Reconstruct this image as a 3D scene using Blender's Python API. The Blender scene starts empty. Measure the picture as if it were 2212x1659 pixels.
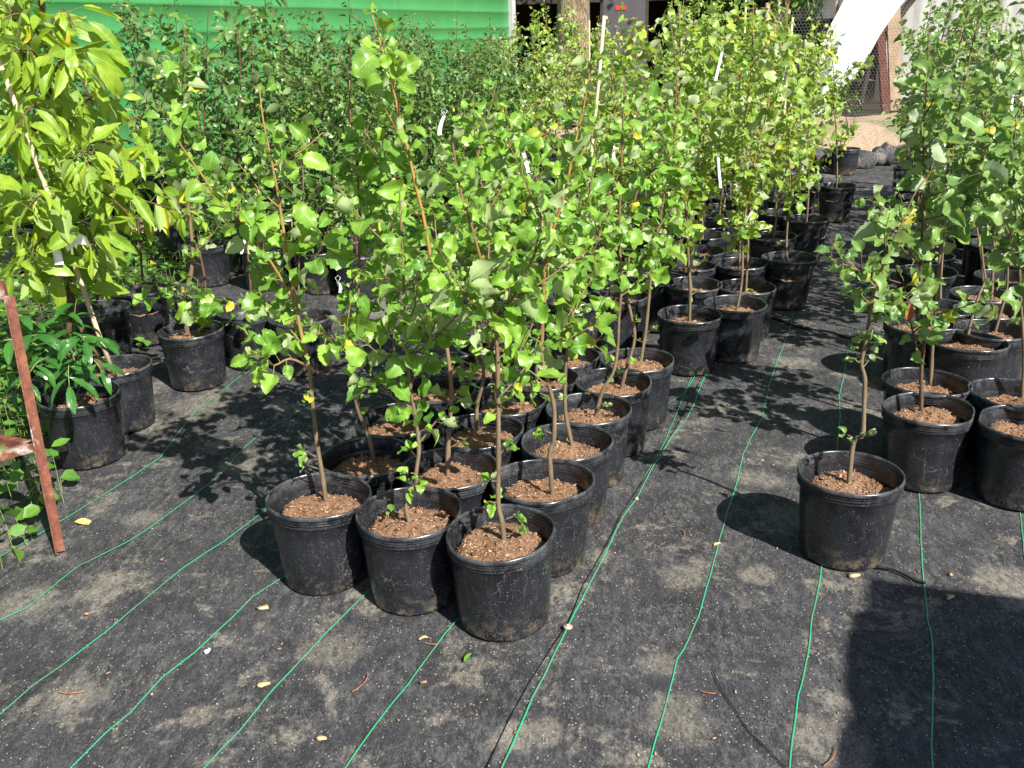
import bpy, math, random
import numpy as np
from mathutils import Vector, Matrix
R = math.radians
random.seed(7)
rng = np.random.default_rng(7)
scene = bpy.context.scene
col = scene.collection

# ---------------------------------------------------------------- camera
FPX, PITCH, ROLL, CAMH = 1968.0, R(20.98), R(-1.84), 1.497       # focal length in px of a 2212 px wide frame
fw = Vector((0, math.cos(PITCH), -math.sin(PITCH)))
rt0 = Vector((1, 0, 0)); up0 = rt0.cross(fw)
RT = rt0*math.cos(ROLL) + up0*math.sin(ROLL)
UP = -rt0*math.sin(ROLL) + up0*math.cos(ROLL)
cam = bpy.data.cameras.new('camera'); camo = bpy.data.objects.new('camera', cam); col.objects.link(camo)
cam.sensor_width = 36; cam.lens = 36*FPX/2212; cam.clip_start = .05; cam.clip_end = 600
M = Matrix((RT, UP, -fw)).transposed().to_4x4(); M.translation = (0, 0, CAMH)
camo.matrix_world = M
scene.camera = camo

# ---------------------------------------------------------------- light
SUN_EL, SHADOW_HEAD = 42.0, -36.0            # shadows run away to the left
sh = R(SHADOW_HEAD)
sun_dir = Vector((-math.sin(sh)*math.cos(R(SUN_EL)), -math.cos(sh)*math.cos(R(SUN_EL)), math.sin(R(SUN_EL))))  # towards the sun
w = bpy.data.worlds.new('World'); scene.world = w; w.use_nodes = True
nt = w.node_tree; bg = nt.nodes['Background']
sky = nt.nodes.new('ShaderNodeTexSky'); sky.sky_type = 'NISHITA'; sky.sun_disc = False
sky.sun_elevation = R(SUN_EL); sky.sun_rotation = math.atan2(sun_dir.x, sun_dir.y)
nt.links.new(sky.outputs[0], bg.inputs[0]); bg.inputs[1].default_value = .06
sl = bpy.data.lights.new('sun', 'SUN'); sl.energy = 5.0; sl.angle = R(.5); sl.color = (1, .95, .87)
so = bpy.data.objects.new('sun', sl); col.objects.link(so)
so.rotation_euler = sun_dir.to_track_quat('Z', 'Y').to_euler()
scene.view_settings.view_transform = 'Standard'; scene.view_settings.look = 'None'
scene.view_settings.exposure = 1.22; scene.view_settings.gamma = 1

# ---------------------------------------------------------------- measuring helpers
def ray(px, py):
    return fw + RT*((px-1106)/FPX) - UP*((py-829.5)/FPX)
def gp(px, py, z=0.0):                       # where the sight line meets height z
    d = ray(px, py); t = (z-CAMH)/d.z
    return Vector((d.x*t, d.y*t, z))
def atY(px, py, Y):                          # where it meets the distance Y
    d = ray(px, py); t = Y/d.y
    return Vector((d.x*t, Y, CAMH + d.z*t))

def tag(o, label=None, cat=None, group=None, kind=None):
    if label: o['label'] = label
    if cat: o['category'] = cat
    if group: o['group'] = group
    if kind: o['kind'] = kind
    return o
def empty(name, loc, rz=0, label=None, cat=None, group=None):
    o = bpy.data.objects.new(name, None); col.objects.link(o)
    o.location = loc; o.rotation_euler = (0, 0, rz); o.empty_display_size = .1
    return tag(o, label, cat, group)
def link(name, mesh, parent=None, loc=(0, 0, 0), rz=0):
    o = bpy.data.objects.new(name, mesh); col.objects.link(o)
    o.parent = parent; o.location = loc; o.rotation_euler = (0, 0, rz)
    return o

# ---------------------------------------------------------------- mesh builder (all quads, numpy)
class MB:
    def __init__(s): s.v = []; s.f = []; s.m = []; s.uv = []; s.n = 0
    def add(s, v, f, mat=0, uv=None):
        v = np.asarray(v, float); f = np.asarray(f, int)
        s.v.append(v); s.f.append(f + s.n); s.m.append(np.full(len(f), mat))
        s.uv.append(np.zeros((len(v), 2)) if uv is None else uv); s.n += len(v)
    def tube(s, pts, rad, n=6, mat=0, cap=True):
        pts = [Vector(p) for p in pts]; k = len(pts)
        vs = []; prev = None
        for i, p in enumerate(pts):
            t = (pts[min(i+1, k-1)] - pts[max(i-1, 0)]).normalized()
            if prev is None:
                a = t.orthogonal().normalized()
            else:
                a = (prev - t*prev.dot(t)); a = a.normalized() if a.length > 1e-6 else t.orthogonal().normalized()
            prev = a; b = t.cross(a)
            r = rad[i] if hasattr(rad, '__len__') else rad
            for j in range(n):
                q = 2*math.pi*j/n
                vs.append(p + a*(r*math.cos(q)) + b*(r*math.sin(q)))
        fs = [(i*n+j, i*n+(j+1) % n, (i+1)*n+(j+1) % n, (i+1)*n+j) for i in range(k-1) for j in range(n)]
        if cap and n == 4:
            fs += [(3, 2, 1, 0), tuple((k-1)*n+j for j in range(4))]
        if cap and n == 6:
            o = (k-1)*n; fs += [(3, 2, 1, 0), (5, 4, 3, 0), (o, o+1, o+2, o+3), (o, o+3, o+4, o+5)]
        if cap and n == 8:
            for o, rv in ((0, 1), ((k-1)*n, 0)):
                for q in ((0, 1, 2, 3), (0, 3, 4, 7), (4, 5, 6, 7)):
                    q = tuple(o+x for x in q); fs.append(q[::-1] if rv else q)
        s.add([tuple(v) for v in vs], fs, mat)
    def box(s, c, size, rot=None, mat=0):
        hx, hy, hz = size[0]/2, size[1]/2, size[2]/2
        vs = [Vector((x, y, z)) for z in (-hz, hz) for x, y in ((-hx, -hy), (hx, -hy), (hx, hy), (-hx, hy))]
        if rot is not None: vs = [rot @ v for v in vs]
        vs = [tuple(v + Vector(c)) for v in vs]
        s.add(vs, [(3, 2, 1, 0), (4, 5, 6, 7), (0, 1, 5, 4), (1, 2, 6, 5), (2, 3, 7, 6), (3, 0, 4, 7)], mat)
    def bar(s, a, b, wx, wy, mat=0, upv=(0, 0, 1)):      # rectangular bar from a to b
        a = Vector(a); b = Vector(b); t = (b-a).normalized(); u = Vector(upv)
        x = t.cross(u).normalized(); y = x.cross(t)
        vs = [tuple(p + x*sx*wx/2 + y*sy*wy/2) for p in (a, b) for sx, sy in ((-1, -1), (1, -1), (1, 1), (-1, 1))]
        s.add(vs, [(3, 2, 1, 0), (4, 5, 6, 7), (0, 1, 5, 4), (1, 2, 6, 5), (2, 3, 7, 6), (3, 0, 4, 7)], mat)
    def lathe(s, prof, n=48, mat=0, deform=None):
        vs = []
        for (r, z) in prof:
            for j in range(n):
                a = 2*math.pi*j/n; k = deform(a, z) if deform else 1
                vs.append((r*k*math.cos(a), r*k*math.sin(a), z))
        fs = [(i*n+j, i*n+(j+1) % n, (i+1)*n+(j+1) % n, (i+1)*n+j) for i in range(len(prof)-1) for j in range(n)]
        s.add(vs, fs, mat)
    def mesh(s, name, mats, smooth=True):
        me = bpy.data.meshes.new(name)
        v = np.concatenate(s.v); f = np.concatenate(s.f); m = np.concatenate(s.m); uv = np.concatenate(s.uv)
        me.vertices.add(len(v)); me.vertices.foreach_set('co', v.astype('f').ravel())
        me.loops.add(f.size); me.loops.foreach_set('vertex_index', f.astype('i').ravel())
        me.polygons.add(len(f)); me.polygons.foreach_set('loop_start', np.arange(0, f.size, 4, dtype='i'))
        me.polygons.foreach_set('material_index', m.astype('i'))
        me.polygons.foreach_set('use_smooth', np.full(len(f), smooth))
        ul = me.uv_layers.new(name='UVMap'); ul.data.foreach_set('uv', uv[f.ravel()].astype('f').ravel())
        for mt in mats: me.materials.append(mt)
        me.update(calc_edges=True); me.validate()
        return me

# ---------------------------------------------------------------- materials
class NT:
    def __init__(s, name):
        s.m = bpy.data.materials.new(name); s.m.use_nodes = True; s.t = s.m.node_tree
        s.b = s.t.nodes['Principled BSDF']; s.out = s.t.nodes['Material Output']
    def n(s, typ, **k):
        o = s.t.nodes.new(typ)
        for a, v in k.items():
            if a.startswith('i_'):
                key = a[2:]; key = int(key) if key.isdigit() else key.replace('_', ' ')
                o.inputs[key].default_value = v
            else: setattr(o, a, v)
        return o
    def l(s, a, b): s.t.links.new(a, b)
    def noise(s, scale, detail=4, rough=.55, vec=None, dist=0):
        o = s.n('ShaderNodeTexNoise', i_Scale=scale, i_Detail=detail, i_Roughness=rough, i_Distortion=dist)
        if vec: s.l(vec, o.inputs['Vector'])
        return o.outputs['Fac']
    def ramp(s, fac, stops):
        o = s.n('ShaderNodeValToRGB'); e = o.color_ramp.elements
        while len(e) < len(stops): e.new(.5)
        for i, (p, c) in enumerate(stops):
            e[i].position = p; e[i].color = (c, c, c, 1) if not hasattr(c, '__len__') else (*c, 1)
        s.l(fac, o.inputs[0]); return o.outputs[0]
    def mix(s, fac, a, b, mode='MIX'):
        o = s.n('ShaderNodeMix', data_type='RGBA', blend_type=mode)
        for sock, v in ((o.inputs[0], fac), (o.inputs[6], a), (o.inputs[7], b)):
            if isinstance(v, (int, float)): sock.default_value = v
            elif isinstance(v, (tuple, list)): sock.default_value = (*v, 1)
            else: s.l(v, sock)
        return o.outputs[2]
    def math(s, op, a, b=0, c=0, clamp=False):
        o = s.n('ShaderNodeMath', operation=op, use_clamp=clamp)
        for i, v in enumerate((a, b, c)):
            if isinstance(v, (int, float)): o.inputs[i].default_value = v
            else: s.l(v, o.inputs[i])
        return o.outputs[0]
    def coord(s, kind='Object', scale=None, rot=None):
        o = s.n('ShaderNodeTexCoord').outputs[kind]
        if scale or rot:
            m = s.n('ShaderNodeMapping')
            if scale: m.inputs['Scale'].default_value = scale
            if rot: m.inputs['Rotation'].default_value = rot
            s.l(o, m.inputs[0]); o = m.outputs[0]
        return o
    def bump(s, h, strength=.5, dist=.002, to=None):
        o = s.n('ShaderNodeBump', i_Strength=strength, i_Distance=dist); s.l(h, o.inputs['Height'])
        s.l(o.outputs[0], (to or s.b).inputs['Normal']); return o.outputs[0]
    def col(s, c):
        if isinstance(c, (tuple, list)): s.b.inputs['Base Color'].default_value = (*c, 1)
        else: s.l(c, s.b.inputs['Base Color'])
    def rough(s, v):
        if isinstance(v, (int, float)): s.b.inputs['Roughness'].default_value = v
        else: s.l(v, s.b.inputs['Roughness'])
    def spec(s, v): s.b.inputs['Specular IOR Level'].default_value = v

def plain(name, c, rough=.7, var=.25, scale=8, bump=.3, spec=.3):
    t = NT(name); v = t.coord()
    f = t.noise(scale, 5, .6, v)
    c2 = tuple(x*(1-var) for x in c); c3 = tuple(min(1, x*(1+var)) for x in c)
    t.col(t.mix(t.ramp(f, [(.3, 0.), (.7, 1.)]), c2, c3)); t.rough(rough); t.spec(spec)
    if bump: t.bump(t.noise(scale*6, 4, .6, v), bump, .004)
    return t.m

def leaf_mat(name, base, young, under, rough=.42, trans=.29, yellow=.015, spec=.35, veins=9):
    t = NT(name)
    geo = t.n('ShaderNodeNewGeometry'); oi = t.n('ShaderNodeObjectInfo')
    rnd = geo.outputs['Random Per Island']
    uv = t.coord('UV'); sep = t.n('ShaderNodeSeparateXYZ'); t.l(uv, sep.inputs[0])
    u = t.math('ABSOLUTE', t.math('SUBTRACT', sep.outputs[0], .5)); v = sep.outputs[1]
    c = t.mix(t.ramp(rnd, [(.15, 0.), (.9, 1.)]), base, young)
    # leaf to leaf value change, tree to tree hue change
    c = t.mix(t.math('MULTIPLY', t.math('FRACT', t.math('MULTIPLY', rnd, 17.3)), .55), c, tuple(x*.5 for x in base))
    c = t.mix(t.math('MULTIPLY', oi.outputs['Random'], .25), c, young)
    # a few yellowing leaves
    yl = t.ramp(t.math('FRACT', t.math('MULTIPLY', rnd, 53.7)), [(1-yellow-.001, 0.), (1-yellow, 1.)])
    c = t.mix(yl, c, (.42, .36, .03))
    # blotches and small spots
    nz = t.noise(45, 4, .6, t.coord())
    c = t.mix(t.ramp(nz, [(.35, 0.), (.75, .35)]), c, tuple(x*1.5 for x in young))
    sp = t.noise(260, 2, .5, t.coord())
    c = t.mix(t.ramp(sp, [(.73, 0.), (.76, .6)]), c, (.10, .055, .02))
    # veins
    mid = t.ramp(u, [(.012, 1.), (.03, 0.)])
    side = t.math('SINE', t.math('MULTIPLY', t.math('SUBTRACT', v, t.math('MULTIPLY', u, .75)), veins*6.283))
    sv = t.ramp(side, [(.93, 0.), (1., .55)])
    vein = t.math('MAXIMUM', mid, sv)
    vc = tuple(min(1, x*1.7+.03) for x in young)
    c = t.mix(t.math('MULTIPLY', vein, .38), c, vc)
    back = geo.outputs['Backfacing']
    cb = t.mix(t.math('MULTIPLY', vein, .5), under, tuple(x*1.35 for x in under))
    cc = t.mix(back, c, cb)
    t.col(cc); t.spec(spec)
    t.rough(t.math('ADD', t.math('MULTIPLY', back, .35), rough))
    hb = t.math('SUBTRACT', t.math('MULTIPLY', t.noise(30, 2, .5, t.coord()), .6), t.math('MULTIPLY', vein, .5))
    bn = t.bump(hb, .45, .0015)
    tr = t.n('ShaderNodeBsdfTranslucent')
    tc = t.mix(.7, cc, tuple(min(1, x*q) for x, q in zip(young, (2.4, 2.2, 1.0))), 'MIX')
    t.l(tc, tr.inputs[0]); t.l(bn, tr.inputs['Normal'])
    mx = t.n('ShaderNodeMixShader'); mx.inputs[0].default_value = trans
    t.l(t.b.outputs[0], mx.inputs[1]); t.l(tr.outputs[0], mx.inputs[2]); t.l(mx.outputs[0], t.out.inputs[0])
    return t.m

M_APPLE = leaf_mat('apple leaf', (.05, .16, .026), (.215, .375, .045), (.29, .37, .17), rough=.36, spec=.45)
M_APPLE2 = leaf_mat('apple leaf mid block', (.07, .17, .03), (.27, .39, .055), (.30, .36, .18), yellow=.02, rough=.36, spec=.45)
M_RIGHT = leaf_mat('apple leaf right block', (.06, .15, .045), (.19, .31, .07), (.27, .34, .20), rough=.36, yellow=.02, spec=.45)
M_PEAR = leaf_mat('pear leaf', (.028, .09, .022), (.115, .215, .042), (.15, .22, .09), rough=.28, trans=.25, yellow=.015)
M_CHERRY = leaf_mat('cherry leaf', (.085, .21, .025), (.27, .38, .035), (.24, .34, .10), rough=.36, trans=.34, yellow=.07, veins=12)
M_ELDER = leaf_mat('elder leaf', (.022, .085, .018), (.045, .155, .025), (.12, .22, .06), rough=.2, trans=.22, yellow=0, spec=.5, veins=12)
M_WEED = leaf_mat('weed leaf', (.05, .14, .025), (.12, .26, .035), (.15, .24, .06), yellow=.03)
M_CEDAR = leaf_mat('cedar leaf', (.02, .05, .012), (.07, .13, .025), (.05, .09, .02), yellow=.04)
M_TREE = leaf_mat('tree leaf', (.03, .08, .018), (.06, .13, .025), (.08, .13, .04))

def bark_mat(name, a, b, c, scale=60, low=None):
    t = NT(name); v = t.coord(scale=(1, 1, .25)); v2 = t.coord()
    oi = t.n('ShaderNodeObjectInfo')
    f = t.noise(scale, 5, .6, v); g = t.noise(7, 3, .5, v2)
    x = t.mix(t.ramp(f, [(.3, 0.), (.7, 1.)]), a, b)
    x = t.mix(t.ramp(g, [(.4, 0.), (.65, .8)]), x, c)
    x = t.mix(t.math('MULTIPLY', oi.outputs['Random'], .45), x, c)
    if low:
        sep = t.n('ShaderNodeSeparateXYZ'); t.l(v2, sep.inputs[0])
        lo = t.mix(t.ramp(f, [(.3, 0.), (.7, 1.)]), tuple(q*.45 for q in low), low)
        x = t.mix(t.ramp(sep.outputs[2], [(.45, 0.), (.95, 1.)]), lo, x)
    t.col(x); t.rough(.6); t.spec(.3); t.bump(f, .6, .003); return t.m
M_BARK = bark_mat('sapling bark', (.09, .06, .03), (.22, .15, .085), (.17, .09, .045), low=(.20, .15, .095))
M_BARKRED = bark_mat('reddish leader bark', (.16, .06, .025), (.30, .13, .05), (.33, .21, .06), low=(.20, .15, .095))
M_BARKYEL = bark_mat('yellow leader bark', (.22, .13, .03), (.36, .23, .06), (.20, .12, .05), low=(.19, .14, .09))
M_BARKDK = bark_mat('pear bark', (.055, .035, .025), (.14, .09, .06), (.11, .05, .03))
M_PET = plain('petiole', (.20, .26, .07), .5, .3, 30, 0)
M_STAKE = plain('stake wood', (.55, .45, .31), .7, .15, 20, .3)
M_TAG = plain('tag white', (.8, .81, .84), .45, .04, 40, 0)
M_TWIG = plain('debris tan', (.42, .30, .16), .8, .35, 60, .4)

def bigbark():
    t = NT('old tree bark'); v = t.coord(scale=(9, 9, 2))
    f = t.noise(2.6, 8, .72, v, 1.2)
    h = t.math('ADD', t.ramp(t.noise(1.6, 5, .6, v, 2.0), [(.42, 0.), (.56, .8)]), f)
    t.col(t.mix(t.ramp(h, [(.35, 0.), (1.0, 1.)]), (.05, .035, .022), (.30, .23, .15))); t.rough(.9)
    t.bump(h, .9, .03); return t.m
M_BIGBARK = bigbark()

def pot_mat():
    t = NT('black nursery pot plastic'); v = t.coord(); oi = t.n('ShaderNodeObjectInfo')
    off = t.n('ShaderNodeVectorMath', operation='ADD'); t.l(v, off.inputs[0])
    cx = t.n('ShaderNodeCombineXYZ'); t.l(t.math('MULTIPLY', oi.outputs['Random'], 37), cx.inputs[0]); t.l(cx.outputs[0], off.inputs[1])
    p = off.outputs[0]
    sep = t.n('ShaderNodeSeparateXYZ'); t.l(v, sep.inputs[0]); z = sep.outputs[2]
    base = t.mix(t.ramp(t.noise(9, 4, .6, p), [(.3, 0.), (.7, 1.)]), (.007, .008, .0105), (.016, .0175, .022))
    # streaky grey film
    st = t.n('ShaderNodeMapping'); st.inputs['Scale'].default_value = (1, 1, .12); t.l(p, st.inputs[0])
    base = t.mix(t.ramp(t.noise(90, 3, .6, st.outputs[0]), [(.5, 0.), (.8, .22)]), base, (.06, .064, .072))
    # fine white specks
    vo = t.n('ShaderNodeTexVoronoi', i_Scale=190.0, i_Randomness=1.0); t.l(p, vo.inputs['Vector'])
    sel = t.ramp(t.noise(38, 2, .5, p), [(.45, 0.), (.6, 1.)])
    sp = t.math('MULTIPLY', t.ramp(vo.outputs['Distance'], [(.12, 1.), (.26, 0.)]), sel)
    base = t.mix(t.math('MULTIPLY', sp, .55), base, (.34, .33, .31))
    # squiggly hair-thin dried marks
    vo2 = t.n('ShaderNodeTexVoronoi', feature='DISTANCE_TO_EDGE', i_Scale=13.0)
    dn = t.n('ShaderNodeMix', data_type='VECTOR'); dn.inputs[0].default_value = .12; t.l(p, dn.inputs[4])
    nn = t.n('ShaderNodeTexNoise', i_Scale=14.0, i_Detail=4.0); t.l(p, nn.inputs['Vector']); t.l(nn.outputs['Color'], dn.inputs[5]); t.l(dn.outputs[1], vo2.inputs['Vector'])
    lm = t.math('MULTIPLY', t.ramp(vo2.outputs[0], [(.006, 1.), (.016, 0.)]), t.ramp(t.noise(6, 2, .5, p), [(.56, 0.), (.64, 1.)]))
    base = t.mix(t.math('MULTIPLY', lm, .22), base, (.36, .35, .32))
    # splashed dirt near the foot, stronger on some pots
    low = t.ramp(z, [(.0, 1.), (.085, 0.)])
    dirt = t.math('MULTIPLY', low, t.ramp(t.math('ADD', t.noise(26, 6, .7, p), t.math('MULTIPLY', oi.outputs['Random'], .14)), [(.56, 0.), (.72, 1.)]))
    base = t.mix(t.math('MULTIPLY', dirt, .55), base, (.23, .18, .115))
    # pale scuffs
    sc = t.ramp(t.noise(6.5, 5, .75, p, .6), [(.68, 0.), (.73, .6)])
    base = t.mix(sc, base, (.20, .20, .175))
    rim = t.math('MULTIPLY', t.ramp(z, [(.222, 0.), (.245, 1.)]), t.ramp(t.noise(22, 5, .7, p), [(.42, 0.), (.7, .65)]))
    base = t.mix(rim, base, (.11, .115, .125))
    t.col(base)
    t.rough(t.math('ADD', t.math('MULTIPLY', t.noise(25, 4, .6, p), .42), .06)); t.spec(.6)
    t.bump(t.noise(60, 3, .5, p), .12, .002)
    return t.m
M_POT = pot_mat()

def soil_mat():
    t = NT('bark potting soil'); v = t.coord(); oi = t.n('ShaderNodeObjectInfo')
    f = t.noise(110, 6, .75, v); g = t.noise(16, 3, .5, v)
    c = t.mix(t.ramp(f, [(.34, 0.), (.66, 1.)]), (.045, .022, .013), (.34, .20, .12))
    c = t.mix(t.ramp(g, [(.35, 0.), (.7, .6)]), c, (.22, .13, .08))
    geo = t.n('ShaderNodeNewGeometry')
    t.col(c); t.rough(.95); t.spec(.1); t.bump(f, 1, .006); return t.m
def chip_mat():
    t = NT('bark chips'); geo = t.n('ShaderNodeNewGeometry')
    c = t.ramp(geo.outputs['Random Per Island'], [(0., (.06, .027, .016)), (.4, (.19, .10, .058)), (.8, (.32, .20, .125)), (1., (.45, .32, .2))])
    t.col(c); t.rough(.9); return t.m
M_SOIL = soil_mat(); M_CHIP = chip_mat()

SPOTS = []
for (px, py, sr, sk) in [(2185, 1262, .13, 1), (200, 1275, .07, .9), (150, 1500, .10, .9), (850, 665, .30, 1), (310, 1115, .06, .7), (520, 1000, .12, .8), (1110, 1590, .05, 1), (1640, 1240, .06, .9), (1420, 1430, .06, .8), (700, 1400, .09, .6),
        (430, 870, .16, .9), (60, 1300, .10, .8), (1300, 1200, .05, .8), (1700, 1120, .09, .7), (1480, 1240, .08, .8), (800, 1310, .05, .9), (1630, 1030, .09, .8), (1180, 1580, .05, .8), (1460, 1560, .09, .7), (1790, 1600, .10, .8)]:
    g_ = gp(px, py); SPOTS.append((g_.x, g_.y, sr, sk))
def fabric_mat():
    t = NT('woven weed cloth'); v = t.coord()
    # weave, aligned with the printed lines
    rot = t.coord(rot=(0, 0, R(22)))
    wx = t.n('ShaderNodeTexWave', i_Scale=150.0, i_Distortion=.6); wx.bands_direction = 'X'; t.l(rot, wx.inputs[0])
    wy = t.n('ShaderNodeTexWave', i_Scale=110.0, i_Distortion=.6); wy.bands_direction = 'Y'; t.l(rot, wy.inputs[0])
    weave = t.math('MULTIPLY', wx.outputs['Fac'], wy.outputs['Fac'])
    base = t.mix(t.ramp(t.noise(3.0, 5, .6, v), [(.3, 0.), (.7, 1.)]), (.010, .011, .0135), (.032, .033, .040))
    base = t.mix(t.math('MULTIPLY', weave, .25), base, (.06, .062, .07))
    # greyish scuffed film: streaks
    stv = t.coord(scale=(1, .45, 1), rot=(0, 0, R(-60)))
    film = t.math('MULTIPLY', t.ramp(t.noise(42, 9, .85, stv), [(.47, 0.), (.60, 1.)]), t.ramp(t.noise(4.3, 5, .65, v), [(.38, .3), (.60, 1.)]))
    base = t.mix(t.math('MULTIPLY', film, .62), base, (.15, .146, .142))
    grain = t.math('MULTIPLY', t.ramp(t.noise(240, 4, .85, stv), [(.5, 0.), (.62, 1.)]), t.ramp(t.noise(11, 4, .6, v), [(.4, .25), (.6, 1.)]))
    base = t.mix(t.math('MULTIPLY', grain, .5), base, (.22, .215, .205))
    pit = t.ramp(t.noise(170, 3, .7, v), [(.35, 1.), (.47, 0.)])
    base = t.mix(t.math('MULTIPLY', pit, .6), base, (.012, .012, .014))
    # tan dust: dried puddle patches with broken edges
    nd = t.noise(3.6, 9, .78, v, .35)
    d1 = t.ramp(nd, [(.54, 0.), (.60, 1.)])
    for (sx, sy, sr, sk) in SPOTS:
        dv = t.n('ShaderNodeVectorMath', operation='DISTANCE'); t.l(v, dv.inputs[0]); dv.inputs[1].default_value = (sx, sy, 0)
        q = t.math('ADD', t.math('DIVIDE', dv.outputs['Value'], sr), t.math('MULTIPLY', t.math('SUBTRACT', nd, .5), 3.5))
        d1 = t.math('MAXIMUM', d1, t.ramp(q, [(.55, sk), (1.0, 0.)]))
    d2 = t.ramp(t.noise(60, 8, .85, stv), [(.44, 0.), (.56, 1.)])
    d3 = t.ramp(t.noise(150, 5, .8, v), [(.42, .1), (.58, 1.)])
    d2 = t.math('ADD', t.math('MULTIPLY', d2, .6), t.math('MULTIPLY', d3, .5))
    dust = t.math('MULTIPLY', d1, d2, 0, True)
    base = t.mix(t.math('MULTIPLY', dust, .62), base, (.31, .28, .225))
    # crumbs
    vo = t.n('ShaderNodeTexVoronoi', i_Scale=130.0); t.l(v, vo.inputs['Vector'])
    pick = t.n('ShaderNodeSeparateColor'); t.l(vo.outputs['Color'], pick.inputs[0])
    cr = t.math('MULTIPLY', t.ramp(vo.outputs['Distance'], [(.16, 1.), (.3, 0.)]), t.ramp(pick.outputs[0], [(.86, 0.), (.9, 1.)]))
    base = t.mix(t.math('MULTIPLY', cr, .8), base, (.5, .44, .36))
    t.col(base); t.rough(.72); t.spec(.25)
    h = t.math('ADD', t.math('ADD', t.math('MULTIPLY', weave, .5), t.noise(40, 6, .7, v)), t.math('MULTIPLY', t.noise(7, 4, .5, stv, .8), 5))
    t.bump(h, .5, .004)
    return t.m
M_FABRIC = fabric_mat()

def thread_mat():
    t = NT('green woven thread'); v = t.coord(rot=(0, 0, R(22)))
    wv = t.n('ShaderNodeTexWave', i_Scale=42.0); wv.bands_direction = 'Y'; t.l(v, wv.inputs[0])
    d = t.ramp(t.noise(5, 5, .6, t.coord()), [(.42, 0.), (.66, .75)])
    c = t.mix(wv.outputs['Fac'], (.010, .20, .09), (.035, .42, .20))
    t.col(t.mix(d, c, (.10, .16, .10))); t.rough(.45); return t.m
M_THREAD = thread_mat()

def ground_mat():
    t = NT('bare ground'); v = t.coord()
    f = t.noise(30, 6, .7, v); g = t.noise(.8, 4, .6, v)
    c = t.mix(t.ramp(f, [(.3, 0.), (.7, 1.)]), (.16, .11, .07), (.42, .32, .22))
    gr = t.math('MULTIPLY', t.ramp(g, [(.52, 0.), (.62, 1.)]), t.ramp(t.noise(24, 5, .7, v), [(.4, 0.), (.55, 1.)]))
    c = t.mix(gr, c, (.06, .12, .03))
    t.col(c); t.rough(.95); t.bump(f, .8, .02); return t.m
M_GROUND = ground_mat()
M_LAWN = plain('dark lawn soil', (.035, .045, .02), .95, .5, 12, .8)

def rust_mat():
    t = NT('rusted paint'); v = t.coord()
    f = t.noise(9, 6, .7, v); g = t.noise(45, 5, .7, v)
    rust = t.mix(t.ramp(g, [(.3, 0.), (.7, 1.)]), (.05, .015, .010), (.19, .058, .028))
    a = t.ramp(f, [(.56, 0.), (.66, 1.)])
    c = t.mix(a, rust, (.34, .31, .27))
    c = t.mix(t.ramp(t.noise(22, 4, .6, v), [(.55, 0.), (.7, .8)]), c, (.22, .085, .025))
    t.col(c); t.rough(.75); t.bump(g, .5, .002); return t.m
M_RUST = rust_mat()
M_CONCRETE = None

def trailer_mat():
    t = NT('green painted metal'); v = t.coord()
    f = t.noise(1.4, 5, .6, v)
    c = t.mix(t.ramp(f, [(.3, 0.), (.7, 1.)]), (.035, .18, .052), (.05, .225, .068))
    st = t.coord(scale=(1, 1, .12)); c = t.mix(t.ramp(t.noise(5, 5, .65, st), [(.55, 0.), (.8, .35)]), c, (.13, .32, .13))
    sp = t.noise(26, 3, .5, v); c = t.mix(t.ramp(sp, [(.74, 0.), (.77, .8)]), c, (.35, .55, .38))
    t.col(c); t.rough(.38); t.bump(t.noise(1.2, 2, .5, v), .35, .03); return t.m
M_TRAILER = trailer_mat()
M_GREY = plain('grey trim metal', (.36, .36, .38), .5, .15, 5, .2)
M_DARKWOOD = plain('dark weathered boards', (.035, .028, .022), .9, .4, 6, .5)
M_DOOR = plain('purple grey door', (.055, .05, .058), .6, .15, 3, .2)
M_RED = plain('red plastic', (.65, .03, .015), .45, .15, 10, 0)
M_PLANK = plain('pale planks', (.42, .29, .17), .8, .3, 12, .5)
M_POST = plain('brown post', (.30, .22, .145), .85, .2, 7, .4)
M_POSTRED = plain('red brown post', (.10, .035, .025), .85, .3, 9, .4)
M_WIRE = plain('fence wire', (.2, .2, .205), .45, .2, 20, 0)
M_DRY = plain('dry leaf', (.48, .36, .13), .75, .3, 40, .3)
M_DEAD = plain('dead leaf', (.36, .13, .045), .7, .35, 60, .4)
M_STEEL = plain('washer steel', (.34, .24, .18), .4, .3, 30, .2)
M_BLACK = plain('black tubing', (.012, .012, .013), .4, .2, 20, 0)
def film_mat(name, c, tr):
    t = NT(name); v = t.coord(scale=(1, 1, .15))
    f = t.noise(3.5, 5, .6, v)
    t.col(t.mix(t.ramp(f, [(.3, 0.), (.7, 1.)]), tuple(x*.75 for x in c), c)); t.rough(.45)
    t.bump(t.noise(6, 4, .6, t.coord()), .4, .03)
    x = t.n('ShaderNodeBsdfTranslucent'); x.inputs[0].default_value = (*c, 1)
    mx = t.n('ShaderNodeMixShader'); mx.inputs[0].default_value = tr
    t.l(t.b.outputs[0], mx.inputs[1]); t.l(x.outputs[0], mx.inputs[2]); t.l(mx.outputs[0], t.out.inputs[0]); return t.m
M_FILM = film_mat('white greenhouse film', (.85, .87, .9), .3)
M_FILM2 = film_mat('old greenhouse film', (.42, .42, .41), .25)

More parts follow.
